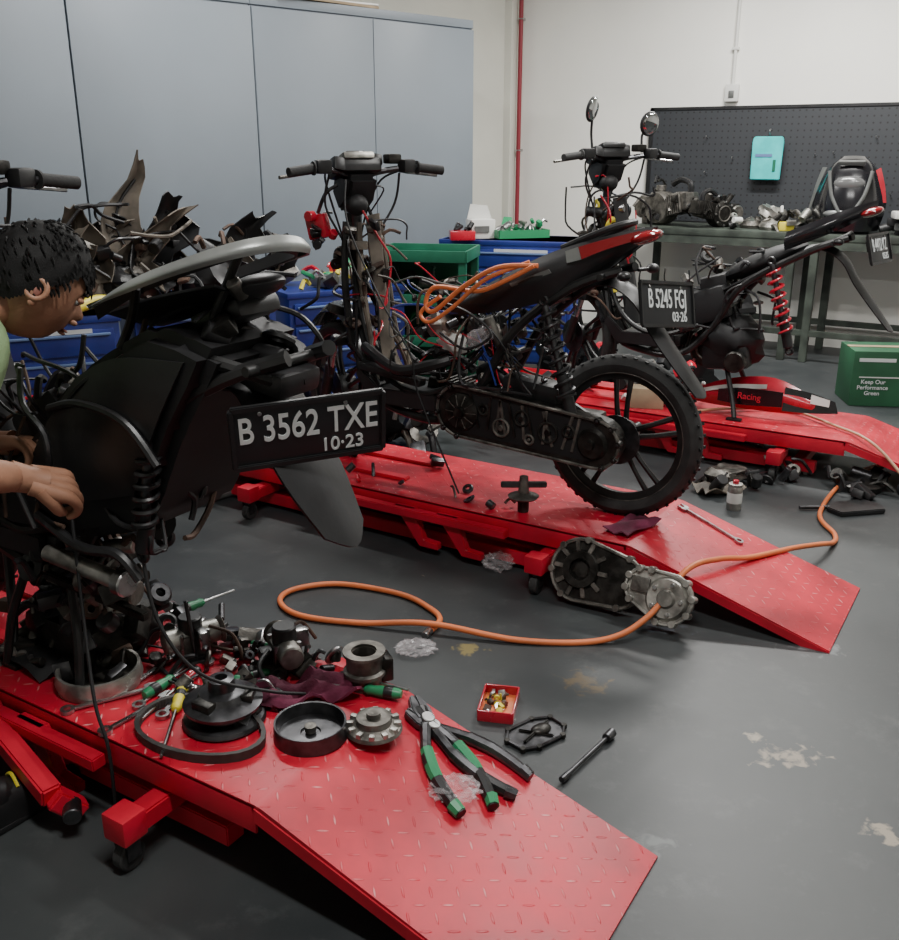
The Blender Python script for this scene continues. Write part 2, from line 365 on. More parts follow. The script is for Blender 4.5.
# ------------------------------------------------------------------ scooter
def scooter(name,s0,n0,z0=.2,steer=-25,rear=True,front=True,mirrors=False,tail='full',shock=BLK,plate=None,brown=True,stand=0,cvt=True,eng=True,hb=0,tx=.0):
    b=B()
    b.tube([(1.12,0,.98),(1.1,0,.8),(1.06,0,.5),(.98,0,.33)],.024,FRM)
    for sg in (-1,1):
        b.tube([(1.07,sg*.02,.55),(.98,sg*.08,.33),(.8,sg*.11,.27),(.62,sg*.12,.28),(.48,sg*.12,.42),(.36,sg*.12,.62),(.1+tx,sg*.11,.78),(-.05+tx,sg*.06,.84)],.016,FRM)
        b.tube([(1.1,sg*.02,.75),(.95,sg*.1,.45),(.75,sg*.13,.36),(.55,sg*.12,.42)],.012,FRM)
    for x,z in ((.8,.27),(.62,.28),(.42,.52),(.2+tx,.72),(.0+tx,.82)): b.cyl((x,-.12,z),(x,.12,z),.011,FRM)
    b.box((.78,0,.335),(.30,.24,.05),BLK,bev=.015)
    b.prism([(.66,.30),(.95,.30),(1.02,.40),(1.0,.43),(.92,.36),(.66,.36)],(0,.14,0),(1,0,0),(0,0,1),.02,BLK,.004)
    if eng: engine(b,(.52,-.02,.2),1.0,m1=GREASE,m2=ALUD)
    if cvt:
        o=case_outline(.03,.285,.082,.55,.325,.092)
        b.prism(o,(0,.155,0),(1,0,0),(0,0,1),.07,GREASE,.006)
        b.tube([(x,.158,z) for x,z in o+[o[0]]],.006,ALUD,6,1)
        b.prism([((px-.29)*.88+.29,(pz-.305)*.80+.305) for px,pz in o],(0,.157,0),(1,0,0),(0,0,1),.004,BLKM)
        for k in range(0,30,3):
            x,z=o[k%len(o)]; b.cyl((x,.14,z),(x,.168,z),.011,GREASE,seg=10); b.cyl((x,.168,z),(x,.171,z),.005,STEELD,seg=8)
        for k in range(11):
            x=.11+.036*k; z=.305+.003*k; b.beam((x,.159,z-.058),(x+random.uniform(-.04,.04),.159,z+.06),.006,.010,random.choice([GREASE,ALUD]),.001)
        for (x,z,r,m) in ((.20,.30,.034,GREASE),(.30,.335,.026,GREASE),(.38,.29,.030,ALUD),(.45,.345,.018,GREASE),(.125,.315,.020,GREASE),(.27,.265,.016,ALUD)):
            b.torus((x,.160,z),(0,1,0),r,.005,m,22); b.cyl((x,.155,z),(x,.166,z),r*.35,m,seg=12)
        b.lathe([(0,.03),(.018,.03),(.02,.016),(.05,.012),(.066,.006),(.068,0)],(.54,.157,.325),(0,1,0),GREASE,26)
        for k in range(10): b.beam((.54+.024*math.cos(k*.628),.172,.325+.024*math.sin(k*.628)),(.54+.062*math.cos(k*.628),.165,.325+.062*math.sin(k*.628)),.004,.004,ALUD,.001)
        b.lathe([(0,.03),(.014,.03),(.016,.014),(.045,.012),(.055,0)],(.04,.157,.285),(0,1,0),GREASE,26)
        b.box((.28,.0,.3),(.4,.14,.09),GREASE,bev=.02)
        b.box((.3,.06,.42),(.22,.1,.07),BLK,(0,-6,0),.02); b.tube([(.40,.07,.43),(.48,.06,.47),(.54,.02,.44)],.022,BLK,10)
    if eng and not cvt:
        b.box((.42,.05,.28),(.22,.14,.12),BLK,(0,5,0),.03); b.cyl((.36,.1,.27),(.36,.16,.27),.05,GREASE)
    if shock:
        b.cyl((.13,.13,.36),(.24,.13,.72),.012,STEELD); b.cyl((.13,.13,.36),(.17,.13,.5),.022,BLK)
        b.spring((.15,.13,.43),(.235,.13,.70),.03,.0065,7.5,shock); b.lathe([(.012,0),(.034,0),(.034,.008),(.012,.01)],(.15,.13,.425),(.085,0,.27),BLK)
        b.torus((.125,.13,.345),(0,1,0),.014,.007,BLK,14); b.torus((.245,.13,.735),(0,1,0),.014,.007,BLK,14)
    if rear: wheel(b,(0,0,.28),.28,.075,.3); b.cyl((0,-.16,.28),(0,.12,.28),.012,STEELD)
    ob=b.T; b.T=M.Translation((tx,0,0))
    if tail=='full':
        for sg in (1,-1):
            top=[(.53,sg*.10,.70),(.36,sg*.12,.795),(.18,sg*.115,.885),(.0,sg*.075,.945),(-.13,sg*.02,.975)]
            mid=[(.55,sg*.125,.685),(.36,sg*.15,.755),(.18,sg*.155,.82),(.0,sg*.10,.90),(-.13,sg*.03,.955)]
            bot=[(.54,sg*.125,.655),(.36,sg*.14,.685),(.18,sg*.13,.735),(.03,sg*.085,.835),(-.11,sg*.02,.93)]
            b.grid([top,mid,bot],BLK,.004,5)
            b.grid([[(.07,sg*.130,.912),(.0,sg*.105,.935),(-.10,sg*.052,.963)],[(.055,sg*.136,.875),(-.01,sg*.108,.905),(-.10,sg*.052,.937)]],REDL,.003,4)
            b.grid([[(.11,sg*.142,.898),(.07,sg*.136,.912)],[(.10,sg*.148,.862),(.055,sg*.14,.875)]],SILV,.003,1)
            b.grid([[(.30,sg*.158,.785),(.16,sg*.155,.84)],[(.29,sg*.158,.775),(.15,sg*.154,.828)]],GREYP,.003,1)
        b.ell((-.10,0,.94),(.055,.075,.022),REDL,(0,18,0))
        b.tube([(.15,.08,.90),(.0,.07,.965),(-.06,.0,.985),(.0,-.07,.965),(.15,-.08,.90)],.011,BLK)
        b.grid([[(.22,-.1,.85),(.12,-.09,.89),(.02,-.07,.93)],[(.22,0,.82),(.12,0,.88),(.02,0,.925)],[(.22,.1,.85),(.12,.09,.89),(.02,.07,.93)]],BLKM,.006,3)
    if tail=='bare':
        b.grid([[(.45,-.12,.60),(.2,-.11,.74),(-.05,-.05,.86)],[(.45,0,.56),(.2,0,.72),(-.05,0,.87)],[(.45,.12,.60),(.2,.11,.74),(-.05,.05,.86)]],BLKM,.008,3)
        b.grid([[(.2,.10,.86),(.0,.08,.95),(-.14,.0,1.0)],[(.2,.13,.82),(.0,.1,.91),(-.14,.0,.97)],[(.2,.1,.78),(0,.08,.87),(-.1,.0,.93)]],GLOSS,.004,4)
        b.ell((-.12,0,.95),(.05,.06,.02),REDL,(0,18,0))
        b.ell((.3,0,.72),(.2,.1,.05),BLKM,(0,25,0))
        b.ell((.42,.02,.36),(.16,.12,.11),BLKM,(0,-10,0),nz=.3)
        b.box((.55,.05,.50),(.26,.14,.16),BLKM,(0,20,0),.03)
    b.T=ob
    if tail in('full','bare'):
        b.grid([[(.16,y*.9,.77),(.05,y,.79),(-.04,y,.74),(-.10,y,.65),(-.19,y*.9,.54),(-.26,y*.75,.46)] if y else [(.16,0,.79),(.05,0,.81),(-.045,0,.76),(-.11,0,.665),(-.20,0,.55),(-.275,0,.45)] for y in (-.065,0,.065)],BLK,.005,4)
        for sg in (1,-1):
            b.cyl((.0,sg*.06,.83),(-.02,sg*.11,.83),.006,BLK); b.ell((-.025,sg*.125,.83),(.022,.024,.016),BLK)
    wires(b,((.3,.68),(-.1,.14),(.45,.74)),22,[BLK,BLKM,RUST,STEELD,BLK],(.003,.007),.4)
    bits(b,((.33,.7),(-.1,.12),(.42,.72)),26,[BLK,GREASE,ALUD,STEELD,BLKM],1.1)
    b.box((.52,.02,.6),(.12,.12,.09),BLKM,(0,15,10),.01)
    if tail=='full':
        b.box((.62,.04,.68),(.13,.09,.08),GREASE,(0,20,10),.008); b.box((.54,.06,.715),(.09,.07,.045),BLUEL,(5,20,-10),.006)
        b.cyl((.42,.08,.60),(.54,.10,.63),.032,ALUD); b.cyl((.40,.09,.52),(.46,.12,.66),.018,ALUD)
        b.ell((.66,.10,.62),(.06,.04,.05),ALU,nz=.5); b.ell((.60,.12,.56),(.05,.03,.04),WHITE,nz=.6)
        bits(b,((.42,.76),(-.06,.15),(.50,.74)),44,[ALUD,BLK,GREASE,ALU,BLK,STEELD,GREYP],.85)
        wires(b,((.38,.78),(.0,.17),(.46,.78)),34,[BLK,BLK,BLKM,RUST,BLUE,REDG,GREYP],(.002,.005),.4)
    St=M.Translation((1.1,0,0))@M.Rotation(rad(steer),4,'Z')@M.Translation((-1.1,0,0))
    b.T=St
    b.cyl((1.115,0,.52),(1.09,0,1.08),.02,STEELD)
    b.box((1.13,0,.50),(.06,.2,.035),FRM,(0,0,0),.008)
    for sg in (-1,1):
        b.cyl((1.13,sg*.085,.52),(1.2,sg*.085,.36),.014,STEEL); b.cyl((1.19,sg*.085,.40),(1.255,sg*.085,.25),.021,FRM)
    if front:
        wheel(b,(1.25,0,.28),.275,.08,.1)
        b.grid([[(1.02,y,.38),(1.06,y,.50),(1.18,y,.59),(1.33,y,.58),(1.45,y,.50)] for y in (-.055,)]+[[(1.0,0,.39),(1.05,0,.53),(1.18,0,.63),(1.35,0,.61),(1.49,0,.50)]]+[[(1.02,.055,.38),(1.06,.055,.50),(1.18,.055,.59),(1.33,.055,.58),(1.45,.055,.50)]],GLOSS,.004,4)
    b.T=St@M.Translation((0,0,hb))@M.Diagonal((1,.90 if tail=='full' else 1,1,1))
    b.tube([(.99,.34,1.12),(1.01,.22,1.13),(1.06,.09,1.115),(1.08,0,1.09),(1.06,-.09,1.115),(1.01,-.22,1.13),(.99,-.34,1.12)],.011,STEELD)
    for sg in (-1,1):
        b.cyl((.988,sg*.35,1.118),(1.006,sg*.235,1.13),.017,RUB); b.lathe([(.012,0),(.024,0),(.024,.006),(.012,.008)],(1.005,sg*.232,1.13),(0,sg,0),RUB)
        b.box((1.012,sg*.19,1.135),(.05,.06,.048),BLK,(0,0,sg*-8),.01)
        b.tube([(1.04,sg*.17,1.125),(1.07,sg*.22,1.115),(1.06,sg*.30,1.105),(1.045,sg*.36,1.10)],[.009,.008,.006,.007],STEEL if sg<0 else ALUD,6)
        b.tube([(1.03,sg*.17,1.12),(1.12,sg*.12,1.07),(1.14,sg*.05,.9),(1.1,0,.7),(1.05,.02,.45)],.0045,BLKM,6)
        b.tube([(1.02,sg*.16,1.11),(1.06,sg*.16,1.0),(1.08,sg*.07,.86),(1.06,sg*.02,.72)],.005,BLK,6)
    b.box((1.04,-.14,1.16),(.05,.06,.035),GREASE,bev=.008)
    b.box((1.10,0,1.125),(.13,.19,.055),BLK,(0,18,0),.022)
    b.box((1.085,.01,1.160),(.095,.14,.026),ALU if brown else BLK,(0,20,0),.010); b.box((1.075,.02,1.177),(.05,.08,.008),LENS,(0,20,0),.003)
    b.box((1.11,-.10,1.15),(.07,.04,.04),BLK,(10,18,0),.008); b.box((1.06,.10,1.14),(.05,.05,.05),BLK,(10,18,0),.01)
    b.prism([(1.02,1.10),(1.15,1.13),(1.18,1.04),(1.12,.96),(1.06,1.0)],(0,.07,0),(1,0,0),(0,0,1),.14,BLK,.02)
    b.ell((1.06,.02,1.0),(.04,.05,.04),BLKM)
    if mirrors:
        for sg,h in ((-1,-.06),(1,.0)):
            b.tube([(1.03,sg*.15,1.14),(1.04,sg*.155,1.22),(1.02,sg*.17,1.28+h)],.006,BLK)
            b.ell((1.015,sg*.175,1.33+h),(.016,.048,.058),BLK,(0,-12,sg*20)); b.ell((1.006,sg*.175,1.33+h),(.010,.041,.050),MIRR,(0,-12,sg*20))
    b.T=M.Identity(4)
    if brown:
        b.grid([[(1.03,-.035,.97),(1.0,-.03,.7),(.96,-.045,.45),(.90,-.06,.36)],[(1.0,0,.98),(.975,0,.7),(.93,0,.44),(.86,0,.35)],[(1.03,.035,.97),(1.0,.03,.7),(.96,.045,.45),(.90,.06,.36)]],TAUPE,.006,5)
        b.tube([(1.04,.06,.95),(1.03,.07,.75),(.99,.08,.55),(.95,.10,.38)],[.010,.014,.010,.012],TAUPE,8)
        b.tube([(1.02,-.04,.95),(1.0,-.06,.72),(.97,-.08,.5),(.9,-.1,.38)],[.010,.012,.010,.012],TAUPE,8)
        b.tube([(1.10,.06,.95),(1.10,.08,.75),(1.08,.08,.5)],.014,FRM,8)
        wires(b,((.96,1.12),(-.05,.10),(.40,1.0)),18,[BLK,TAUPE,BLKM,STEELD,RUST],(.004,.008),.5)
        bits(b,((.95,1.1),(-.05,.10),(.45,.95)),14,[BLK,TAUPE,GREASE,RUST],1.0)
    else:
        b.grid([[(1.04,-.06,.98),(.99,-.07,.7),(.93,-.08,.4)],[(1.0,0,.99),(.95,0,.7),(.88,0,.38)],[(1.04,.06,.98),(.99,.07,.7),(.93,.08,.4)]],BLK,.006,4)
    b.cyl((1.02,.03,.93),(.99,.03,.935),.018,STEEL); b.ell((1.14,.05,.82),(.02,.04,.04),GREASE)
    wires(b,((.98,1.16),(-.08,.1),(.45,1.05)),10,[BLK,BLKM,REDG,RUST],(.003,.005),.45)
    bits(b,((1.0,1.16),(-.06,.09),(.5,.95)),14,[BLK,GREASE,ALUD,RUST,YEL if mirrors else BLK],1.1)
    if mirrors:
        bits(b,((1.0,1.2),(-.10,.14),(.55,.95)),30,[BLK,BLKM,ALUD,YEL,BLK,GREASE],1.3); wires(b,((.95,1.2),(-.12,.14),(.45,1.0)),16,[BLK,BLKM,STEELD],(.004,.008),.5)
    if stand:
        for sg in (-1,1): b.tube([(stand+.09,sg*.08,.26),(stand+.03,sg*.13,.1),(stand,sg*.17,.012)],.012,FRM); b.box((stand,sg*.17,.006),(.07,.03,.012),FRM,bev=.003)
        b.cyl((stand+.04,-.12,.12),(stand+.04,.12,.12),.01,FRM)
    root=b.obj(name,W(s0,n0,z0),AX)
    if plate: plate_group(root,*plate)
    return root

# ------------------------------------------------------------------ lift table
def lift(sf,nc,L=1.95,name='motorcycle_lift'):
    b=B(); w=.25
    b.box((L/2,0,.1955),(L,2*w,.009),DECK)
    for sg in (-1,1):
        b.box((L/2,sg*(w-.003),.165),(L,.006,.065),REDP,bev=.001)
        b.box((L/2,sg*(w-.05),.15),(L-.1,.04,.03),REDP,bev=.004)
        b.beam((.12,sg*.19,.045),(L-.05,sg*.19,.045),.05,.05,REDP)
        b.beam((.30,sg*.15,.06),(L-.35,sg*.15,.14),.035,.02,REDP); b.beam((.30,sg*.13,.14),(L-.35,sg*.13,.06),.035,.02,REDP)
    for x in (.02,L-.02): b.box((x,0,.165),(.01,2*w-.02,.06),REDP)
    for x in (.2,.9,L-.15): b.beam((x,-.2,.045),(x,.2,.045),.05,.045,REDP)
    b.cyl((.5,0,.06),(1.1,0,.12),.025,STEELD); b.cyl((.4,0,.05),(.5,0,.06),.014,STEEL)
    rl=.645
    pr=[(0.0,.2),(-.02,.197),(-rl,.006),(-rl,.0),(-.02,.188),(0,.19)]
    b.prism(pr,(0,w,0),(1,0,0),(0,0,1),2*w,DECK)
    for sg in (-1,1):
        b.prism([(0,.192),(-rl,.003),(-rl,.0),(-rl+.08,.0),(0,.160)],(0,sg*w+.003,0),(1,0,0),(0,0,1),.005,REDP)
    b.cyl((0,-w,.186),(0,w,.186),.009,REDP)
    for x,dirn in ((.27,1),(.27,-1),(1.55,1),(1.55,-1)):
        b.beam((x,dirn*.19,.10),(x,dirn*.34,.10),.05,.045,REDP,.004)
        b.box((x,dirn*.345,.108),(.065,.06,.06),REDP,bev=.005)
        b.cyl((x,dirn*.345,.080),(x,dirn*.345,.066),.02,STEELD)
        for k in (-1,1): b.box((x+k*.018,dirn*.345,.052),(.003,.034,.045),STEELD)
        b.cyl((x-.014,dirn*.345,.033),(x+.014,dirn*.345,.033),.033,RUB,seg=20)
    for x in (.62,.80):
        b.prism([(x,.17),(x+.09,.17),(x-.02,.03),(x-.10,.03),(x-.10,.055),(x-.04,.06)],(0,w+.03,0),(1,0,0),(0,0,1),.028,REDP,.003)
    b.beam((.42,w+.03,.155),(1.35,w+.03,.155),.035,.03,REDP)
    b.box((L-.30,0,.205),(.34,.22,.01),REDP,bev=.003)
    for sg in (-1,1): b.box((L-.30,sg*.08,.235),(.3,.012,.06),REDP,bev=.004)
    b.beam((.95,.10,.207),(1.35,.10,.207),.04,.014,REDP,.003); b.beam((.95,-.1,.207),(1.35,-.1,.207),.04,.014,REDP,.003)
    return b.obj(name,W(sf,nc,0),AX)

L1=lift(1.13,1.355); L2=lift(1.0,2.94); L3=lift(.62,4.52); 
# ------------------------------------------------------------------ room
def slab(name,p,q,z0,z1,th,m,out):
    p=V((p[0],p[1],0));q=V((q[0],q[1],0)); d=q-p; o=V(out)*th/2
    b=B(); b.box((0,0,(z1-z0)/2),(d.length,th,z1-z0),m); 
    return b.obj(name,(p+q)/2+V((o.x,o.y,z0)),math.atan2(d.y,d.x))
H=3.1
LD=V((.741,.671,0)); LNrm=V((-.671,.741,0))
cor=W(3.99,7.5)
slab('wall_back',W(-3.2,7.5),cor,0,H,.12,WALLM,NN)
lend=cor-LD*10.4
slab('wall_left',lend,cor+LD*.1,0,H,.12,COLM,LNrm)
slab('wall_right',W(-3.2,-2.6),W(-3.2,7.6),0,H,.12,WALLM,-D)
slab('wall_front',W(-3.2,-2.55),lend,0,H,.12,WALLM,-NN)
def poly_slab(name,z,th,m):
    b=B(); pts=[W(-3.35,-2.75),lend-LD*.3-NN*.2,cor+LD*.3+NN*.1,W(-3.35,7.65)]
    vs=[V((p.x,p.y,z)) for p in pts]+[V((p.x,p.y,z-th)) for p in pts]
    b.add(vs,[[0,1,2,3][::-1],[4,5,6,7]]+[[i,(i+1)%4,(i+1)%4+4,i+4] for i in range(4)],m); return b.obj(name)
poly_slab('floor',0,.1,FLOOR); poly_slab('ceiling',H+.1,.1,CEILM)
b=B(); b.box((0,0,H/2),(.16,.10,H),COLM,bev=.004); b.obj('trim_1',W(4.05,7.40),AX)
b=B(); b.cyl((0,0,.0),(0,0,H-.02),.018,PIPE)
for z in (.5,1.4,2.4): b.torus((0,0,z),(0,0,1),.019,.005,STEEL); b.box((0,.03,z),(.03,.04,.02),STEEL)
b.obj('fire_water_pipe',W(3.93,7.43),AX+math.pi)
b=B(); b.cyl((0,0,1.84),(0,0,H-.02),.012,WHITE); b.box((0,0,1.80),(.10,.035,.12),WHITE,bev=.008); b.box((0,-.02,1.79),(.04,.01,.05),GREYP,bev=.003)
for z in (2.1,2.6): b.box((0,0,z),(.05,.03,.02),WHITE,bev=.004)
b.obj('power_socket_conduit',W(2.19,7.475),AX+math.pi)
b=B(); b.box((0,0,0),(2.7,.02,.82),PEG)
for x in (-1.35,1.35): b.box((x,-.005,0),(.03,.03,.84),BLK)
b.box((0,-.005,.415),(2.72,.03,.02),BLK); b.box((0,-.005,-.415),(2.72,.03,.02),BLK)
for i in range(9):
    x=random.uniform(-1.1,1.1); z=random.uniform(-.2,.3); b.tube([(x,-.01,z),(x,-.05,z),(x,-.055,z+.015)],.003,STEEL,6,3)
b.obj('pegboard',W(1.44,7.48,1.285),AX+math.pi)
b=B(); b.prism([(-.105,-.15),(.105,-.15),(.11,.12),(.10,.15),(-.10,.15),(-.11,.12)],(0,0,0),(1,0,0),(0,0,1),.03,CYAN,.006)
b.box((-.02,-.034,.02),(.12,.003,.02),BLUEL); b.box((.06,-.034,-.05),(.02,.003,.08),GRNR); b.tube([(0,.015,.15),(0,.0,.19),(0,.02,.2)],.004,STEEL)
b.obj('cyan_parts_packet',W(1.87,7.41,1.345),AX+math.pi)
b=B(); b.box((0,0,.85),(2.5,.62,.045),BENCH,bev=.004); b.box((0,-.29,.80),(2.46,.03,.06),BENCH)
for x in (-1.2,-.05,.1,1.2):
    for y in (-.27,.27): b.beam((x,y,0),(x,y,.83),.05,.05,BENCH)
for y in (-.27,.27): b.beam((-1.2,y,.2),(1.2,y,.2),.04,.04,BENCH)
b.obj('workbench',W(1.45,7.12),AX+math.pi)
def onbench(s,n): return W(s,n,.8735)
b=B(); engine(b,(0,0,0),1.2,m1=ALUD,m2=ALUD); bits(b,((-.15,.25),(-.08,.08),(.05,.30)),26,[ALUD,ALUD,BLK,GREASE],1.5); b.obj('motorcycle_engine',onbench(2.52,7.08),AX+2.7)
b=B(); engine(b,(0,0,0),.95,m1=GREASE,m2=ALUD); bits(b,((-.1,.2),(-.08,.08),(.05,.22)),14,[ALUD,BLK,GREASE],1.3); b.obj('motorcycle_engine',onbench(2.08,7.05),AX+1)
b=B(); 
for i in range(3): b.lathe([(0,0),(.07,0),(.08,.02),(.07,.05),(.03,.06),(0,.08)],(i*.16-.16,random.uniform(-.05,.05),0),(0,0,1),[ALUD,ALU,GREASE][i],22)
b.ell((.0,.05,.09),(.12,.07,.06),ALU,(0,30,20),nz=.4); bits(b,((-.3,.35),(-.15,.15),(.012,.12)),34,[ALU,ALUD,GREASE,BLK,WHITE,ALUD],1.4)
b.box((.12,-.1,.03),(.1,.07,.06),YEL,(0,0,20),.01)
b.obj('pile_of_engine_parts',onbench(1.70,7.05),AX+math.pi)
b=B()
b.grid([[(-.20,0,.02),(-.23,.02,.2),(-.17,.03,.38),(-.1,.05,.46)],[(-.10,-.14,.02),(-.12,-.15,.2),(-.10,-.1,.42),(-.06,-.02,.49)],[(.10,-.14,.02),(.12,-.15,.2),(.10,-.1,.42),(.06,-.02,.49)],[(.20,0,.02),(.23,.02,.2),(.17,.03,.38),(.1,.05,.46)]],GLOSS,.006,5)
b.ell((0,-.13,.32),(.10,.03,.05),LENS); b.tube([(-.13,-.14,.40),(-.10,-.16,.25),(-.04,-.17,.14)],.012,GREYP); b.tube([(.13,-.14,.40),(.10,-.16,.25),(.04,-.17,.14)],.012,GREYP)
b.ell((0,-.15,.13),(.14,.03,.035),GREYP); b.box((0,-.13,.45),(.16,.02,.03),GREYP,(30,0,0),.006)
b.grid([[(.14,-.05,.40),(.18,-.04,.30),(.2,-.03,.2)],[(.17,.0,.42),(.21,-.01,.30),(.23,.0,.2)]],REDG,.004,3)
b.grid([[(-.16,-.03,.42),(-.20,-.02,.30),(-.24,.0,.14)],[(-.19,.01,.42),(-.22,.02,.32),(-.25,.02,.16)]],GREYP,.004,3)
b.box((0,.05,.012),(.3,.2,.02),BLKM,bev=.004)
f=b.obj('scooter_front_fairing',onbench(1.2,6.98),AX+math.pi+.1)
b=B()
for i in range(5): b.box((random.uniform(-.15,.15),random.uniform(-.1,.1),.03+.05*i*.5),(.25,.16,.045),[BLK,GREYP,BLKM,ALUD,WHITE][i],(0,0,random.uniform(-30,30)),.01)
bits(b,((-.3,.3),(-.15,.15),(.012,.08)),14,[ALU,BLK,WHITE,GREYP],1.5)
b.obj('stack_of_spare_parts',onbench(.7,7.0),AX)
b=B()
b.torus((0,0,.09),(0,0,1),.25,.075,RUB,32,10); b.torus((.03,.02,.235),(.1,.05,1),.25,.07,RUB,32,10); b.ell((.0,0,.36),(.3,.24,.13),BLKM,nz=.35,seg=24)
b.obj('stack_of_tyres',W(1.95,6.55),0)
b=B(); b.box((0,0,.16),(.42,.3,.32),GRNB,bev=.006); b.box((0,-.151,.17),(.34,.004,.006),WHITE); b.box((0,0,.322),(.42,.05,.003),CARD)
b.box((.15,-.152,.10),(.10,.004,.12),GRNL,bev=.001); b.box((-.08,-.1515,.27),(.2,.003,.02),TXT); b.ell((.14,-.152,.24),(.05,.003,.02),YEL)
cb=b.obj('oil_carton',(2.53,5.45,0),-.12)
text('carton_print','Keep Our\nPerformance\nGreen',.033,M.Translation((-.09,-.153,.11))@M.Rotation(math.pi/2,4,'X'),TXT,cb)
# ------------------------------------------------------------------ lockers
def locker(name,u0,wd,doors):
    base=V((-.446,6.25,0)); dep=.5
    b=B(); b.box((wd/2,dep/2,1.10),(wd,dep,2.10),LOCKE,bev=.004)
    dw=wd/doors
    for i in range(doors):
        b.box((dw*(i+.5),-.01,1.115),(dw-.005,.02,2.05),LOCK,bev=.003)
        b.box((dw*(i+.5)+(dw*.38),-.024,.70),(.02,.012,.14),LOCKE,bev=.003)
    b.box((wd/2,dep/2,2.175),(wd+.002,dep+.02,.05),LOCK,bev=.003)
    b.box((wd/2,dep/2,.03),(wd-.02,dep-.02,.06),BLK)
    return b.obj(name,base+LD*u0,math.atan2(LD.y,LD.x))
locker('steel_locker',-.86,1.66,2); locker('steel_locker',-1.875,1.01,1); locker('steel_locker',-2.89,1.01,1); locker('steel_locker',-3.905,1.01,1)
b=B(); b.box((0,0,.008),(.75,.4,.015),CARD,(0,0,4),.002); b.box((.15,.02,.022),(.5,.35,.01),WHITE,(0,0,-6),.002)
b.obj('flattened_cardboard',V((-.446,6.25,2.202))+LD*(-.35)+LNrm*.18,math.atan2(LD.y,LD.x))
def cabinet(name,loc,wd,ht,dep,rz,drawers=5,m=BLUE):
    b=B(); b.box((0,0,ht/2+.04),(wd,dep,ht-.08),m,bev=.008)
    dh=(ht-.14)/drawers
    for i in range(drawers):
        z=.09+dh*(i+.5); b.box((0,-dep/2-.008,z),(wd-.05,.018,dh-.014),m,bev=.004); b.box((0,-dep/2-.022,z+dh*.28),(wd-.08,.016,.010),BLUEL,bev=.003)
    b.box((0,0,ht-.015),(wd+.02,dep+.02,.03),m,bev=.006)
    b.box((wd*.12,-dep/2-.02,ht-.06),(wd*.4,.004,.018),TXT)
    for x in (-1,1):
        for y in (-1,1): b.cyl((x*(wd/2-.06)-.012,y*(dep/2-.06),.03),(x*(wd/2-.06)+.012,y*(dep/2-.06),.03),.03,RUB)
    return b.obj(name,loc,rz)
la=math.atan2(LD.y,LD.x)
c0=V((-1.78,4.10,0))
cabinet('tool_cabinet',c0,.62,.74,.42,la-.3)
cabinet('tool_cabinet',c0+LD*.75,.66,.74,.42,la-.25)
cabinet('tool_cabinet',c0+LD*1.55,.66,.72,.42,la-.2)
cabinet('tool_cabinet',V((.42,6.35,0)),.86,.86,.45,AX+math.pi+.25,6)
b=B()
for k in range(22):
    x=random.uniform(-.20,.95); y=random.uniform(-.14,.15)
    up=V((random.uniform(-.9,.9),random.uniform(-.35,.25),.9)); sd=V((1,random.uniform(-.9,.9),random.uniform(-.3,.3)))
    shard(b,(x,y,.05),up,sd,random.uniform(.22,.38),random.uniform(.14,.26),random.choice([TAUPE,BLK,TAUPE,BLK,GLOSS,RUST,BLKM]),random.uniform(-.14,.14),random.uniform(.35,.75),m2=TAUPE)
shard(b,(.24,.05,.1),(.15,0,1),(1,.2,0),.54,.20,TAUPE,.10,.2,m2=BLK); shard(b,(.36,-.02,.12),(.25,0,1),(1,-.3,0),.36,.24,BLK,.1,.4); shard(b,(.10,-.05,.1),(-.3,0,1),(1,-.3,0),.34,.26,TAUPE,.12,.5)
shard(b,(.18,-.08,.05),(.5,0,.8),(1,-.3,.2),.40,.26,TAUPE,.12,.5,m2=RUST); shard(b,(.62,-.05,.08),(.5,0,.9),(1,-.3,0),.34,.26,BLK,.12,.5)
for k in range(10): b.ell((random.uniform(-.2,.9),random.uniform(-.1,.1),.08),(.13,.10,.09),random.choice([BLKM,TAUPE,BLK]),(0,0,k*33),nz=.3)
bits(b,((-.25,1.0),(-.15,.1),(.02,.28)),50,[TAUPE,BLK,ALUD,RUST,BLK],1.7)
wires(b,((-.2,.9),(-.15,.1),(.05,.4)),14,[BLK,TAUPE,BLKM],(.004,.010),.4)
b.obj('pile_of_scooter_fairings',c0+LD*.16+V((0,0,.745)),la-.2)
b=B(); b.tube([(-.12,0,.03),(0,.03,.05),(.12,0,.03),(.2,-.02,.02)],[.02,.028,.024,.015],YEL,10); b.box((.1,0,.05),(.1,.05,.05),BLK,bev=.01)
b.obj('yellow_power_tool',c0+LD*.1+V((.24,-.16,.745)),la)
b=B(); bits(b,((-.28,.28),(-.15,.12),(.012,.08)),24,[YEL,GREYP,BLK,REDG,ALU,WHITE,GRN],1.6)
b.box((0,-.05,.03),(.3,.12,.05),GREYP,(0,0,10),.008); b.box((.1,-.1,.05),(.16,.06,.03),YEL,(0,0,-14),.006)
b.obj('pile_of_hand_tools',c0+LD*1.55+V((0,0,.722)),la)
b=B(); w_,d_,h_=.50,.40,.86
for x in (-1,1):
    for y in (-1,1): b.beam((x*(w_/2-.02),y*(d_/2-.02),0),(x*(w_/2-.02),y*(d_/2-.02),h_),.04,.04,GRNR)
for z in (.12,.40,.62): b.box((0,0,z),(w_,d_,.02),GRNR); b.box((0,-d_/2,z+.02),(w_,.012,.06),GRNR,bev=.002); b.box((-w_/2,0,z+.02),(.012,d_,.06),GRNR,bev=.002)
b.box((0,d_/2-.005,.45),(w_,.008,.8),GRNR); b.box((-w_/2+.004,0,.45),(.008,d_,.8),GRNR)
b.box((0,0,h_-.01),(w_,d_,.02),GRNR)
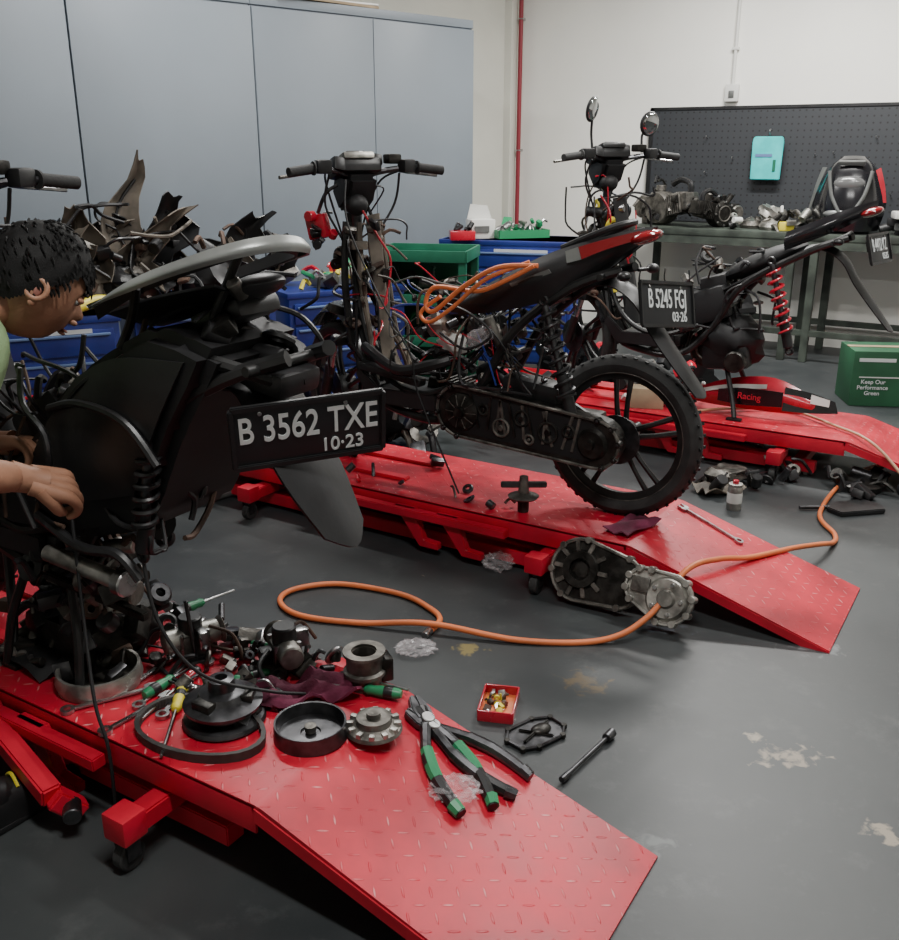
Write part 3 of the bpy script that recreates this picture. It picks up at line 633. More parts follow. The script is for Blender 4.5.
for (x,y,dx,dy) in ((0,-d_/2,w_,.014),(0,d_/2,w_,.014),(-w_/2,0,.014,d_),(w_/2,0,.014,d_)): b.box((x,y,h_+.01),(dx,dy,.06),GRNR,bev=.002)
bits(b,((-.18,.18),(-.12,.12),(.65,.72)),14,[GRNR,BLK,ALUD],1.6); bits(b,((-.18,.18),(-.12,.12),(.43,.5)),14,[GRN,BLK,ALUD],1.6)
b.obj('green_tool_rack',V((-.12,5.3,0)),AX+math.pi+.35)
b=B(); b.box((0,0,.012),(.34,.2,.02),GRN,bev=.004)
for (x,y,dx,dy) in ((0,-.1,.34,.01),(0,.1,.34,.01),(-.17,0,.01,.2),(.17,0,.01,.2)): b.box((x,y,.03),(dx,dy,.05),GRN)
bits(b,((-.14,.14),(-.07,.07),(.03,.10)),26,[STEEL,GRN,ALU,BLK,STEEL],1.2)
b.obj('tray_of_tools',V((.45,6.33,.862)),.3)
b=B(); b.box((0,0,.06),(.16,.12,.12),WHITE,(0,0,12),.006); b.box((0,-.066,.06),(.1,.004,.04),GREYP,(0,0,12)); b.prism([(-.08,.12),(.08,.12),(.05,.2),(-.06,.21)],(0,.06,0),(1,0,0),(0,0,1),.004,WHITE)
b.obj('spark_plug_box',V((.20,6.30,.862)),.1)
b=B(); b.box((0,0,.03),(.16,.1,.06),REDG,bev=.01); bits(b,((-.06,.06),(-.04,.04),(.06,.08)),6,[BLK,ALU],1); b.obj('red_tool_case',V((.08,6.16,.862)),.1)

# ------------------------------------------------------------------ scooters
S2=scooter('scooter',1.135,2.94,.2,-25,plate=((-.125,.0,.735),-16,14,'B 5245 FGJ','03·26',7,.27,.135),tx=.06,hb=.01)
S3=scooter('scooter',.80,4.52,.2,-28,rear=False,mirrors=True,tail='bare',shock=REDG,plate=((-.17,0,.80),-10,16,'B 4412 KZ','05·25',0,.25,.12),stand=.33,brown=False,cvt=False,hb=.05)
S1=scooter('scooter',1.20,1.355,.2,5,rear=False,tail='none',stand=.80,brown=False,cvt=False,eng=False,shock=None)
b=B()
U=[(.36,.155,.915),(.23,.160,.975),(.10,.148,1.020),(.01,.105,1.050),(-.03,.04,1.058),(-.025,-.03,1.045),(.04,-.075,1.025),(.2,-.09,.975)]
Lw=[(.37,.155,.910),(.235,.172,.950),(.10,.160,.993),(.0,.115,1.022),(-.04,.045,1.030),(-.032,-.035,1.018),(.04,-.085,1.0),(.2,-.10,.955)]
b.grid([U,[((a[0]+c[0])/2-.006,(a[1]+c[1])/2*1.06,(a[2]+c[2])/2) for a,c in zip(U,Lw)],Lw],SILV,.006,5)
b.grid([[(p[0]+.005,p[1]*.92,p[2]-.002) for p in U],[(p[0]+.02,p[1]*.80,p[2]-.03) for p in U]],BLK,.005,4)
b.ell((.05,.02,.960),(.05,.06,.022),BLK,(0,15,0)); b.box((.13,.0,.90),(.14,.12,.04),BLK,(0,20,0),.015)
b.cyl((.05,.06,.945),(.05,.085,.975),.014,ALUD)
for p in ((.23,.15,.96),(.02,.09,1.03)): b.tube([p,(p[0]+.06,p[1]*.8,p[2]-.07),(p[0]+.1,p[1]*.8,p[2]-.13)],.009,FRM,8)
b.grid([[(.36,.12,.90),(.22,.12,.94),(.08,.10,.97)],[(.34,.0,.86),(.20,.0,.90),(.06,.0,.94)],[(.36,-.10,.90),(.22,-.09,.93),(.08,-.07,.96)]],BLKM,.006,4)
b.prism([(.05,.85),(.14,.875),(.22,.885),(.33,.835),(.44,.775),(.53,.71),(.66,.60),(.80,.47),(.85,.38),(.74,.36),(.5,.39),(.30,.45),(.25,.52),(.21,.60),(.165,.68),(.10,.77)],(0,.15,0),(1,0,0),(0,0,1),.28,BLKM,.025)
b.grid([[(.44,.155,.76),(.30,.165,.82),(.12,.155,.83)],[(.55,.165,.64),(.38,.18,.66),(.20,.165,.70)],[(.66,.16,.50),(.46,.17,.50),(.29,.16,.54)]],BLK,.006,5)
b.tube([(.52,.165,.69),(.40,.18,.72),(.27,.18,.70),(.2,.17,.62)],.009,BLK); b.tube([(.18,.12,.84),(.06,.10,.82),(-.02,.03,.78)],.014,FRM); b.tube([(.2,-.11,.84),(.06,-.10,.82),(-.02,.0,.78)],.014,FRM)
b.box((.60,.10,.64),(.12,.05,.10),BLKM,(0,40,10),.015); b.box((.70,.05,.60),(.14,.08,.12),BLKM,(0,35,0),.02)
wires(b,((.55,.95),(.0,.17),(.45,.80)),26,[BLK,BLKM,RUST,STEELD,BLK],(.003,.007),.4)
bits(b,((.60,.95),(-.05,.15),(.42,.70)),26,[BLK,BLKM,GREASE,BLK],1.3)
b.cyl((.24,.15,.66),(.28,.16,.42),.011,STEELD); b.spring((.245,.15,.63),(.27,.158,.48),.022,.006,5.5,BLK); b.cyl((.265,.157,.48),(.28,.16,.42),.018,BLK); b.torus((.283,.16,.41),(0,1,0),.012,.006,BLK,14)
b.grid([[(.20,-.07,.74),(.08,-.08,.77),(.02,-.085,.70),(-.05,-.085,.60),(-.12,-.06,.50)],[(.20,0,.77),(.07,0,.80),(.0,0,.71),(-.07,0,.60),(-.15,0,.47)],[(.20,.07,.74),(.08,.08,.77),(.02,.085,.70),(-.05,.085,.60),(-.12,.06,.50)]],BLK,.007,4)
b.box((.04,0,.79),(.14,.12,.05),BLK,(0,-10,0),.015)
wires(b,((.06,.36),(-.12,.12),(.76,.93)),12,[BLK,BLKM,RUST,STEELD],(.003,.006),.25)
bits(b,((.05,.34),(-.12,.08),(.78,.90)),16,[BLK,BLKM,GREASE,BLK],1.1)
o_=b.T; b.T=M.Translation((-.13,0,.07))
b.cyl((.72,.17,.28),(.50,.16,.26),.02,ALU); b.cyl((.50,.16,.26),(.47,.16,.26),.03,STEEL); b.cyl((.66,.14,.22),(.52,.10,.20),.03,ALUD); b.beam((.78,.14,.20),(.45,.14,.18),.02,.02,GREASE)
b.tube([(.75,.16,.36),(.6,.17,.32),(.48,.17,.33),(.43,.16,.28)],.012,BLK)
bits(b,((.50,.90),(-.05,.16),(.12,.33)),54,[GREASE,ALUD,BLK,STEELD,ALU,RUST],1.2)
b.T=o_
b.box((.70,.0,.06),(.26,.22,.12),GREASE,bev=.03); b.cyl((.66,.0,.12),(.66,.0,.24),.035,STEELD); b.box((.66,.0,.20),(.20,.16,.03),GREASE,(0,0,4),.01); b.tube([(.58,.13,.26),(.54,.16,.14),(.53,.18,.015)],.011,FRM); b.tube([(.74,.13,.26),(.78,.16,.14),(.80,.18,.015)],.011,FRM)
bits(b,((.5,.9),(-.12,.14),(.012,.18)),40,[GREASE,BLK,STEELD,ALUD,RUST],1.2)
b.tube([(.5,.16,.45),(.45,.20,.25),(.38,.25,.08),(.34,.26,-.02),(.33,.27,-.18)],.004,BLKM); b.tube([(.30,.15,.46),(.25,.17,.28),(.18,.13,.15),(.12,.0,.06),(.08,-.1,.012)],.004,BLKM)
b.obj('rear_bodywork',parent=S1)
plate_group(S1,(-.075,.04,.705),-38,-14,'B 3562 TXE','10·23',-3,.285,.124)
b=B(); b.tube([(.25,.17,.85),(.38,.20,.84),(.50,.22,.77),(.62,.21,.68),(.66,.2,.70),(.62,.2,.76),(.45,.21,.76),(.35,.2,.80),(.26,.18,.85)],.008,ORG)
b.tube([(.28,.17,.86),(.42,.21,.80),(.54,.22,.70),(.64,.21,.64),(.68,.2,.67),(.60,.2,.73)],.007,ORG)
b.tube([(.62,.17,.60),(.5,.2,.56),(.4,.2,.62),(.5,.18,.68),(.6,.16,.7)],.005,BLK); b.ell((.46,.17,.60),(.05,.03,.035),BAG,(20,30,0),nz=.5,seg=20)
b.tube([(1.05,.12,1.1),(1.0,.18,.95),(.85,.2,.7),(.72,.21,.52),(.68,.22,.38),(.5,.24,.05)],.0035,BLKM)
b.tube([(1.0,.1,.5),(.8,.18,.45),(.66,.17,.48),(.6,.14,.5)],.02,BLK); b.box((.86,.13,.42),(.28,.05,.03),BLK,(0,-8,0),.008)
b.obj('air_hose_and_cables',parent=S2)
b=B(); b.box((1.2,.1,.93),(.08,.05,.09),REDG,(0,12,10),.012); b.cyl((1.2,.13,.97),(1.2,.16,.97),.02,REDG); b.tube([(1.2,.1,.98),(1.16,.1,1.05),(1.12,.08,1.08)],.007,STEELD); bits(b,((1.16,1.24),(.06,.16),(.84,.96)),8,[REDG,BLK,ALUD],.8); b.obj('brake_caliper',parent=S2)

# ------------------------------------------------------------------ clutter on lifts / floor
Z=.2005
b=B()
b.lathe([(0,0),(.088,0),(.092,.006),(.088,.014),(.06,.022),(.058,.034),(.085,.042),(.087,.05),(.075,.056),(.055,.062),(.05,.075),(.03,.08),(.028,.105),(.014,.108),(.012,.085),(0,.085)],(0,0,0),(0,0,1),STEELD,40)
for k in range(3): b.box((.055*math.cos(k*2.09),.055*math.sin(k*2.09),.065),(.03,.05,.02),GREASE,(0,0,math.degrees(k*2.09)),.004)
b.obj('clutch_pulley',(-.50,1.825,Z),0)
b=B(); pts=[]
for k in range(33):
    a=2*math.pi*k/32; pts.append((.15*math.cos(a)+.02*math.cos(2*a),.095*math.sin(a)*(1+.15*math.cos(a)),.012))
vs=[];fs=[]
for i,p in enumerate(pts[:-1]):
    d=V((p[0],p[1],0)).normalized()
    for (o,z) in ((0,0),(.007,0),(.009,.022),(-.002,.022)): vs.append((p[0]+d.x*o,p[1]+d.y*o,z))
for i in range(32):
    j=(i+1)%32
    for k in range(4): k2=(k+1)%4; fs.append([i*4+k,j*4+k,j*4+k2,i*4+k2])
b.add(vs,fs,BELT)
for i in range(64):
    a=2*math.pi*i/64; p=(.15*math.cos(a)+.02*math.cos(2*a),.095*math.sin(a)*(1+.15*math.cos(a))); b.box((p[0],p[1],.011),(.006,.006,.018),BELT,(0,0,math.degrees(a)))
b.obj('drive_belt',(-.555,1.785,Z),rad(-28))
b=B(); b.lathe([(0,.006),(.02,.006),(.022,.01),(.07,.008),(.074,.035),(.078,.036),(.08,.0),(.02,-.0),(0,0)],(0,0,0),(0,0,1),STEELD,40)
b.lathe([(.0,.01),(.012,.01),(.013,.025),(.008,.026),(0,.024)],(0,0,0),(0,0,1),ALUD,20); b.obj('clutch_bell',(-.30,1.765,Z),0)
b=B(); b.lathe([(0,.0),(.058,0),(.063,.004),(.060,.012),(.04,.02),(.038,.034),(.03,.036),(.016,.034),(.015,.045),(.010,.045),(0,.04)],(0,0,0),(0,0,1),ALUD,36)
for k in range(12): a=k*math.pi/6; b.box((.052*math.cos(a),.052*math.sin(a),.014),(.016,.012,.016),ALU,(0,0,math.degrees(a)),.002)
b.obj('variator_pulley',(-.165,1.785,Z),0)
b=B(); b.lathe([(.085,0),(.095,0),(.10,.02),(.095,.045),(.088,.045),(.085,.02),(.085,0)],(0,0,0),(0,0,1),ALU,36); b.lathe([(0,.002),(.085,.002),(.085,.006),(0,.006)],(0,0,0),(0,0,1),ALUD,36)
b.obj('drain_pan_ring',(-.83,1.98,Z),0)
def carb(name,loc,rz,sc=1):
    b=B(); b.T=M.Scale(sc,4)
    b.box((0,0,.035),(.07,.06,.06),ALUD,bev=.012); b.cyl((-.06,0,.05),(.06,0,.05),.026,ALU); b.lathe([(.018,0),(.022,0),(.03,.012),(.028,.014)],(.055,0,.05),(1,0,0),ALUD)
    b.cyl((0,0,.06),(0,0,.10),.026,BLK); b.box((0,.04,.04),(.03,.03,.03),BLK,bev=.006); b.box((.01,-.04,.06),(.02,.03,.04),STEEL,bev=.004); b.cyl((.0,0,0.002),(0,0,.01),.022,ALUD)
    b.tube([(-.02,.04,.06),(-.06,.07,.05),(-.09,.06,.02),(-.12,.05,.008)],.005,BLK); b.tube([(.03,-.03,.08),(.07,-.06,.06),(.08,-.09,.01)],.004,RUST)
    for k in range(4): b.cyl((.028*(1 if k%2 else -1),.024*(1 if k>1 else -1),.0),(.028*(1 if k%2 else -1),.024*(1 if k>1 else -1),.07),.005,STEEL,seg=8)
    return b.obj(name,loc,rz)
carb('carburetor',(-.64,2.10,Z),.6,1.15); carb('carburetor',(-.40,2.05,Z),2.0,1.15)
carb('throttle_body',(-.95,2.33,Z),1.0,1.2)
b=B(); b.lathe([(.028,0),(.04,0),(.042,.03),(.05,.034),(.05,.042),(.042,.046),(.044,.085),(.028,.085),(.026,.05),(.028,0)],(0,0,0),(0,0,1),ALUD,28)
b.box((.05,0,.04),(.03,.05,.06),GREASE,bev=.006); b.lathe([(.03,.085),(.05,.085),(.05,.092),(.03,.092),(.03,.085)],(0,0,0),(0,0,1),ALUD,28); b.obj('cylinder_sleeve',(-.20,1.97,Z),.4)
b=B(); rows=[]
for i in range(7): rows.append([(-.14+j*.047+.01*math.sin(i*2+j),-.055+i*.018+.01*math.sin(j*1.7),.018+.014*math.sin(i*1.9+j*2.3)+.008*math.cos(j*3.1)) for j in range(7)])
b.grid(rows,PUR,.006,3); b.obj('shop_rag',(-.36,1.915,Z),.25)
def screwdriver(name,p,ang,L=.2,m=GRN,tilt=0):
    b=B(); b.lathe([(0,0),(.009,0),(.013,.01),(.014,.05),(.011,.07),(.013,.08),(.008,.09),(0,.092)],(0,0,.0145),(-1,0,0),m,12)
    b.lathe([(.0135,.02),(.0148,.03),(.0135,.045)],(0,0,.0145),(-1,0,0),BLK,12)
    b.cyl((-.085,0,.0145),(-.085-L+.09,0,.010),.0035,STEEL,seg=8); return b.obj(name,p,ang)
screwdriver('screwdriver',(-.11,1.905,Z),rad(-15),.24); screwdriver('screwdriver',(-.43,2.0,Z),rad(25),.22); screwdriver('screwdriver',(-.74,2.31,Z),rad(50+180),.2)
screwdriver('screwdriver',(-.60,2.03,Z),rad(70),.24,REDG); screwdriver('screwdriver',(-.70,1.90,Z),rad(240),.22,GRN); screwdriver('screwdriver',(-.50,2.14,Z),rad(160),.2,GRN)
screwdriver('screwdriver',(-.62,1.93,Z),rad(95),.26,YEL); screwdriver('screwdriver',(-.26,1.99,Z),rad(160),.18,BLK)
def spanner(name,p,ang,L=.2,z=0):
    b=B(); b.beam((-L/2+.015,0,.006),(L/2-.015,0,.006),.012,.007,STEEL,.002)
    b.prism([(.0,-.016),(.012,-.02),(.032,-.016),(.034,-.008),(.016,-.006),(.016,.006),(.034,.008),(.032,.016),(.012,.02),(0,.016)],(L/2-.02,0,.002),(1,0,0),(0,1,0),.008,STEEL,.001)
    b.lathe([(.009,0),(.016,0),(.016,.009),(.009,.009),(.009,0)],(-L/2+.008,0,.001),(0,0,1),STEEL,16); return b.obj(name,p,ang)
for (x,y,a,L) in ((-.72,2.02,65,.22),(-.62,1.95,80,.25),(-.78,1.90,30,.2),(-.78,2.20,20,.22),(-.50,2.10,-60,.2),(-.34,2.01,-20,.17),(-.86,2.14,-40,.2),(-.67,1.98,72,.24),(-.56,2.22,10,.2),(-.70,1.84,55,.18)): spanner('spanner',(x,y,Z),rad(a),L)
b=B(); b.cyl((0,0,.012),(.22,.06,.012),.006,STEELD); b.cyl((.20,.05,.012),(.24,.066,.012),.011,STEEL); b.cyl((-.03,-.02,.014),(.02,.0,.014),.013,BLK); b.obj('socket_wrench',(-.93,2.20,Z),.3)
b=B(); bits(b,((-.30,.34),(-.18,.15),(.010,.03)),110,[STEELD,ALUD,GREASE,BLK,STEEL],.8)
b.cyl((.0,.0,.012),(.02,.0,.17),.005,STEELD); b.box((.0,.0,.012),(.05,.05,.02),GREASE,bev=.004)
b.tube([(-.2,.05,.01),(-.05,.1,.02),(.1,.06,.01),(.2,.12,.01)],.005,BLK,6); b.tube([(-.1,-.1,.01),(.02,-.05,.03),(.1,-.12,.01)],.005,RUST,6)
for k in range(9):
    p=V((random.uniform(-.25,.2),random.uniform(-.15,.1),.008)); pts=[p]
    for j in range(4): pts.append(pts[-1]+V((random.uniform(-.05,.09),random.uniform(-.06,.06),0))+V((0,0,.012 if j==1 else 0)))
    b.tube([(q.x,q.y,max(.006,q.z)) for q in pts],random.uniform(.002,.004),random.choice([BLK,BLKM,RUST]),6,5)
b.obj('scattered_bolts_and_parts',(-.62,2.06,Z),AX)
b=B(); bits(b,((-.1,.1),(-.08,.08),(.012,.05)),22,[BLK,ALUD,GREASE,BLK],1.2); b.grid([[(-.12,-.1,.01),(0,-.09,.03),(.12,-.1,.01)],[(-.13,0,.03),(0,0,.06),(.12,0,.02)],[(-.12,.1,.01),(0,.09,.02),(.12,.1,.01)]],BLK,.004,4,.02)
b.obj('oily_parts_tray',(-1.02,2.12,Z),AX)
slope=math.atan2(.194,.625)
def pliers(name,s,n,ang,sc,m):
    z=.2-(1.13-s)*.194/.63+.002
    b=B(); b.T=M.Scale(sc,4)
    for sg in (-1,1):
        b.tube([(.03,-sg*.006,.012),(0,sg*.002,.012),(-.03,sg*.016,.012),(-.08,sg*.034,.012),(-.14,sg*.036,.012),(-.19,sg*.028,.012)],[.008,.011,.009,.010,.011,.009],STEELD if sg<0 and m!=GRN else BLK,8)
        b.tube([(-.06,sg*.028,.0125),(-.10,sg*.0355,.0125),(-.12,sg*.0365,.0125)],[.0112,.0115,.0108],m,8)
        b.tube([(-.170,sg*.034,.0125),(-.188,sg*.029,.0125)],[.0118,.0102],m,8,1)
        b.tube([(-.005,sg*.003,.013),(-.035,sg*.018,.013),(-.06,sg*.028,.013)],[.010,.009,.008],STEELD,8)
        if sg>0: b.prism([(0,-.003),(.035,-.001),(.06,.001),(.055,.010),(.025,.018),(0,.014)],(0,0,.004),(1,0,0),(0,1,0),.014,STEELD,.002)
        else: b.prism([(0,-.014),(.025,-.018),(.055,-.010),(.06,-.001),(.035,.001),(0,.003)],(0,0,.004),(1,0,0),(0,1,0),.014,STEELD,.002)
    b.cyl((0,0,.0),(0,0,.024),.012,STEEL)
    R=M.Rotation(AX,4,'Z')@M.Rotation(-slope,4,'Y')@M.Rotation(rad(ang),4,'Z')
    o=b.obj(name,W(s,n,z)); o.rotation_euler=R.to_euler(); return o
pliers('pliers',1.02,1.54,-31,1.35,GRN); pliers('pliers',1.0,1.535,2,1.25,STEELD)
def bag(name,loc,r):
    b=B(); b.ell((0,0,r[2]),r,BAG,nz=.5,seg=36,nf=3.5); return b.obj(name,loc,ang=12)
bag('plastic_bag',W(.87,1.42,.120),(.05,.04,.018)); bag('plastic_bag',(-.10,2.48,.0),(.055,.045,.015)); bag('plastic_bag',(.17,3.06,.002),(.05,.045,.03))
b=B()
b.box((0,0,.004),(.09,.13,.006),ORG,bev=.002)
for (x,y,dx,dy) in ((0,-.065,.09,.005),(0,.065,.09,.005),(-.045,0,.005,.13),(.045,0,.005,.13)): b.box((x,y,.016),(dx,dy,.032),REDG,bev=.002)
bits(b,((-.03,.03),(-.05,.05),(.012,.022)),22,[STEEL,YEL,ALUD,RUST],.4); b.obj('red_parts_tray',(.13,2.18,0),-.2)
b=B(); poly=[(-.07,-.04),(-.03,-.055),(.05,-.05),(.08,-.02),(.075,.03),(.03,.05),(-.05,.045),(-.08,.01)]
b.prism(poly,(0,0,.001),(1,0,0),(0,1,0),.006,STEELD,.001); b.tube([(x,y,.010) for x,y in poly+[poly[0]]],.004,STEELD,6,1)
for x,y in poly: b.cyl((x,y,.003),(x,y,.014),.008,GREASE,seg=10)
b.beam((-.05,-.02,.01),(.06,.02,.01),.008,.01,GREASE); b.beam((-.03,.03,.01),(.03,-.04,.01),.006,.008,GREASE); b.ell((.02,0,.01),(.03,.02,.012),GREASE); b.obj('gearbox_cover',(.215,2.06,0),.6)
b=B(); b.cyl((0,0,.012),(.13,.165,.012),.0055,STEELD); b.cyl((.125,.158,.013),(.145,.185,.013),.012,STEELD); b.cyl((-.005,-.006,.012),(.015,.018,.012),.008,STEELD); b.obj('socket_extension_bar',(.265,1.87,0),0)
b=B(); b.T=M.Rotation(rad(-24),4,'X')@M.Scale(1.18,4)
o=case_outline(-.13,.088,.085,-.02,.080,.070); 
b.prism(o,(0,0,0),(1,0,0),(0,0,1),.03,GREASE,.004); b.tube([(x,-.032,z) for x,z in o+[o[0]]],.006,ALUD,6,1)
b.lathe([(.02,0),(.03,0),(.03,.012),(.05,.012),(.055,0)],(-.13,-.03,.09),(0,-1,0),GREASE,26)
for k in range(10): a=k*.628; b.beam((-.13+.03*math.cos(a),-.034,.09+.03*math.sin(a)),(-.13+.078*math.cos(a),-.034,.09+.078*math.sin(a)),.006,.012,ALUD,.001)
for k in range(0,30,4): x,z=o[k]; b.cyl((x,-.01,z),(x,-.040,z),.010,ALUD,seg=10)
o=case_outline(.06,.085,.050,.125,.068,.066)
b.prism(o,(0,-.022,0),(1,0,0),(0,0,1),.03,ALU,.004); b.tube([(x,-.054,z) for x,z in o+[o[0]]],.005,ALU,6,1)
b.lathe([(.0,.02),(.02,.02),(.025,.01),(.050,.012),(.058,.0)],(.125,-.052,.068),(0,-1,0),ALU,30)
b.box((.05,-.056,.09),(.05,.01,.04),ALUD,bev=.006)
for k in range(0,30,3): x,z=o[k]; b.cyl((x,-.03,z),(x,-.064,z),.010,ALU,seg=10)
for k in range(5): b.cyl((.125+.04*math.cos(k*1.26),-.05,.068+.04*math.sin(k*1.26)),(.125+.04*math.cos(k*1.26),-.072,.068+.04*math.sin(k*1.26)),.006,STEEL,seg=8)
b.obj('engine_crankcase_half',W(.965,2.60,.004),AX+math.pi)
b=B()
hp=[(-.06,2.585,.011),(-.03,2.66,.011),(-.06,2.735,.011),(-.163,2.843,.011),(-.37,2.92,.011),(-.517,2.88,.011),(-.551,2.79,.011),(-.47,2.69,.011),(-.278,2.64,.011),(-.06,2.60,.03),(.21,2.53,.011),(.454,2.53,.011),(.60,2.585,.06),(.735,2.695,.165),(.86,2.79,.16),(1.0,2.9,.118),(1.2,3.06,.082),(1.34,3.17,.05),(1.43,3.27,.014),(1.47,3.36,.011),(1.50,3.59,.011),(1.79,4.02,.011),(2.12,4.26,.011),(2.7,4.42,.011)]
b.tube(hp,.0095,ORG,10,8); b.cyl((-.075,2.555,.012),(-.06,2.59,.012),.012,STEEL)
b.obj('orange_air_hose')
b=B(); b.tube([W(1.35,4.32,.215),W(1.2,4.5,.215),W(.95,4.62,.215),W(.7,4.45,.215),W(.5,4.3,.19),W(.2,4.1,.012),W(-.2,4.0,.012)],.007,TAN,8); b.obj('thin_air_hose')
b=B(); bits(b,((.75,1.6),(-.2,.22),(.012,.03)),18,[STEELD,ALUD,GREASE,BLK,STEELD,REDP],.8)
bits(b,((.40,.70),(.08,.22),(.012,.03)),5,[ALUD,GREASE,STEELD],.8); b.obj('scattered_engine_parts',W(1.05,2.94,Z),AX)
b=B(); b.cyl((0,0,0),(0,0,.05),.02,GREASE); b.lathe([(.02,.05),(.05,.052),(.055,.058),(.02,.07),(.015,.13),(0,.135)],(0,0,0),(0,0,1),ALUD,24); b.beam((-.08,0,.1),(.08,0,.1),.02,.02,STEELD); b.obj('valve_spring_tool',W(1.42,2.78,Z),0)
b=B(); rows=[[(-.1+j*.05,-.05+i*.025,.008+.008*math.sin(i*2.1+j*1.7)) for j in range(5)] for i in range(5)]; b.grid(rows,PUR,.004,3); b.obj('shop_rag',W(1.04,2.84,.203),.8)
b=B(); rows=[[(-.10+j*.05,-.06+i*.03,.02+.02*math.sin(i*2.1+j*1.7)) for j in range(5)] for i in range(5)]; b.grid(rows,TAUPE,.005,3); b.obj('shop_rag',V((1.16,3.86,.0)),.3)
for (s,n,a,L) in ((.85,3.1,-10,.24),):
    o=spanner('spanner',W(s,n,.2-(1.0-s)*.31+.004),0,L); o.rotation_euler=(M.Rotation(AX,4,'Z')@M.Rotation(-slope,4,'Y')@M.Rotation(rad(a),4,'Z')).to_euler()
b=B(); b.lathe([(0,0),(.028,0),(.03,.005),(.03,.09),(.026,.10),(.028,.102),(.028,.11),(0,.112)],(0,0,0),(0,0,1),ALU,24); b.lathe([(.0305,.03),(.0308,.035),(.0308,.07),(.0305,.075)],(0,0,0),(0,0,1),WHITE,24); b.cyl((0,0,.11),(0,0,.125),.012,REDG); b.obj('spray_can',(1.17,3.66,0))
b=B(); bits(b,((-.25,.35),(-.14,.14),(.012,.04)),24,[BLK,GREASE,ALUD,STEELD,BLK],1.3); b.ell((-.1,0,.05),(.10,.07,.04),ALUD,nz=.5); b.obj('pile_of_engine_parts',(1.3,4.0,0),.5)
b=B(); bits(b,((-.12,.16),(-.14,.14),(.012,.04)),14,[BLK,GREASE,BLK,STEELD],1.5); b.lathe([(0,0),(.09,0),(.1,.03),(.08,.04),(0,.03)],(0,.05,0),(0,0,1),GREASE); b.obj('pile_of_gears',(1.80,3.86,0),.2)
b=B(); b.prism([(-.1,-.06),(.1,-.06),(.12,.0),(.08,.07),(-.06,.06),(-.12,.01)],(0,0,.001),(1,0,0),(0,1,0),.02,BLK,.004); b.cyl((-.22,.05,.012),(-.06,.02,.012),.008,STEELD); b.obj('chain_cover',(1.66,3.64,0),.2)
b=B()
b.grid([[(-.30,0,.05),(-.1,0,.14),(.12,0,.17),(.30,0,.10)],[(-.32,-.03,.03),(-.1,-.05,.08),(.12,-.05,.09),(.32,-.03,.06)],[(-.22,0,.01),(-.1,-.02,.01),(.12,-.02,.01),(.25,0,.01)]],REDG,.005,4)
b.grid([[(-.28,-.02,.06),(-.1,-.045,.12),(.1,-.045,.145)],[(-.28,-.03,.045),(-.1,-.05,.10),(.1,-.05,.125)]],WHITE,.004,4)
b.grid([[(-.12,-.06,.10),(0,-.065,.12),(.18,-.06,.12)],[(-.12,-.065,.045),(0,-.072,.04),(.18,-.066,.05)]],GLOSS,.004,4)
b.grid([[(.18,-.03,.14),(.3,-.01,.12),(.40,0,.09)],[(.18,-.05,.03),(.3,-.03,.03),(.42,-.01,.04)]],GLOSS,.004,4)
b.grid([[(.30,-.035,.12),(.38,-.02,.10)],[(.30,-.045,.08),(.38,-.03,.07)]],WHITE,.004,1)
rf=b.obj('racing_fairing_panel',W(1.12,4.50,Z+.02),AX+math.pi)
text('fairing_lettering','Racing',.042,M.Translation((.03,-.075,.083))@M.Rotation(rad(80),4,'X'),REDP,rf)
b=B(); bits(b,((-.4,.45),(-.2,.15),(.012,.06)),40,[BLK,GREASE,ALUD,REDP,STEELD,BLK,WHITE],1.5)
b.box((-.15,.12,.05),(.16,.10,.10),CARD,(0,0,20),.004); b.obj('scattered_engine_parts',W(1.72,4.5,Z),AX)
b=B(); bits(b,((-.5,.5),(-.25,.25),(.012,.16)),70,[BLK,BLKM,ALUD,TAUPE,BLK,REDG],2.2)
for k in range(6): shard(b,(random.uniform(-.5,.5),0,.02),(random.uniform(-.8,.8),.3,.8),(1,.3,0),.35,.2,random.choice([BLK,GLOSS,TAUPE]),.1,.4)
b.obj('pile_of_spare_parts',W(2.2,5.5,0),AX)
b=B(); bits(b,((-.7,.7),(-.25,.25),(.012,.30)),110,[BLK,BLKM,ALUD,TAUPE,GREASE,RUST,STEELD],2.0)
for k in range(7): shard(b,(random.uniform(-.6,.6),0,.02),(random.uniform(-.8,.8),.3,.8),(1,.3,0),.35,.22,random.choice([BLK,BLKM,BLK]),.1,.5)
b.torus((.45,-.1,.27),(.2,1,.1),.21,.05,RUB); b.obj('pile_of_scrap_parts',W(2.95,3.72,0),AX)
b=B(); bits(b,((-.35,.35),(-.2,.2),(.012,.22)),56,[BLK,BLKM,ALUD,GREASE,RUST,STEELD],1.8); b.torus((.1,.0,.2),(.6,.8,.1),.15,.03,RUB); b.obj('pile_of_scrap_parts',(-1.22,3.92,0),.2)
b=B(); b.cyl((0,0,.025),(-.42,-.40,.025),.022,GREYP); b.cyl((0,0,.025),(.15,.25,.025),.02,GREYP); b.box((-.44,-.42,.03),(.08,.08,.06),FRM,bev=.006); b.obj('lift_pump_pipe',(-.72,4.0,0))
b=B(); b.beam(W(2.0,1.07,.17),W(1.62,1.0,.09),.045,.045,REDP,.005); b.beam(W(1.62,1.0,.09),W(1.60,1.05,.03),.045,.045,REDP,.005); b.cyl(W(1.60,1.03,.06),W(1.56,1.0,.06),.02,STEELD); b.obj('lift_foot_pedal')

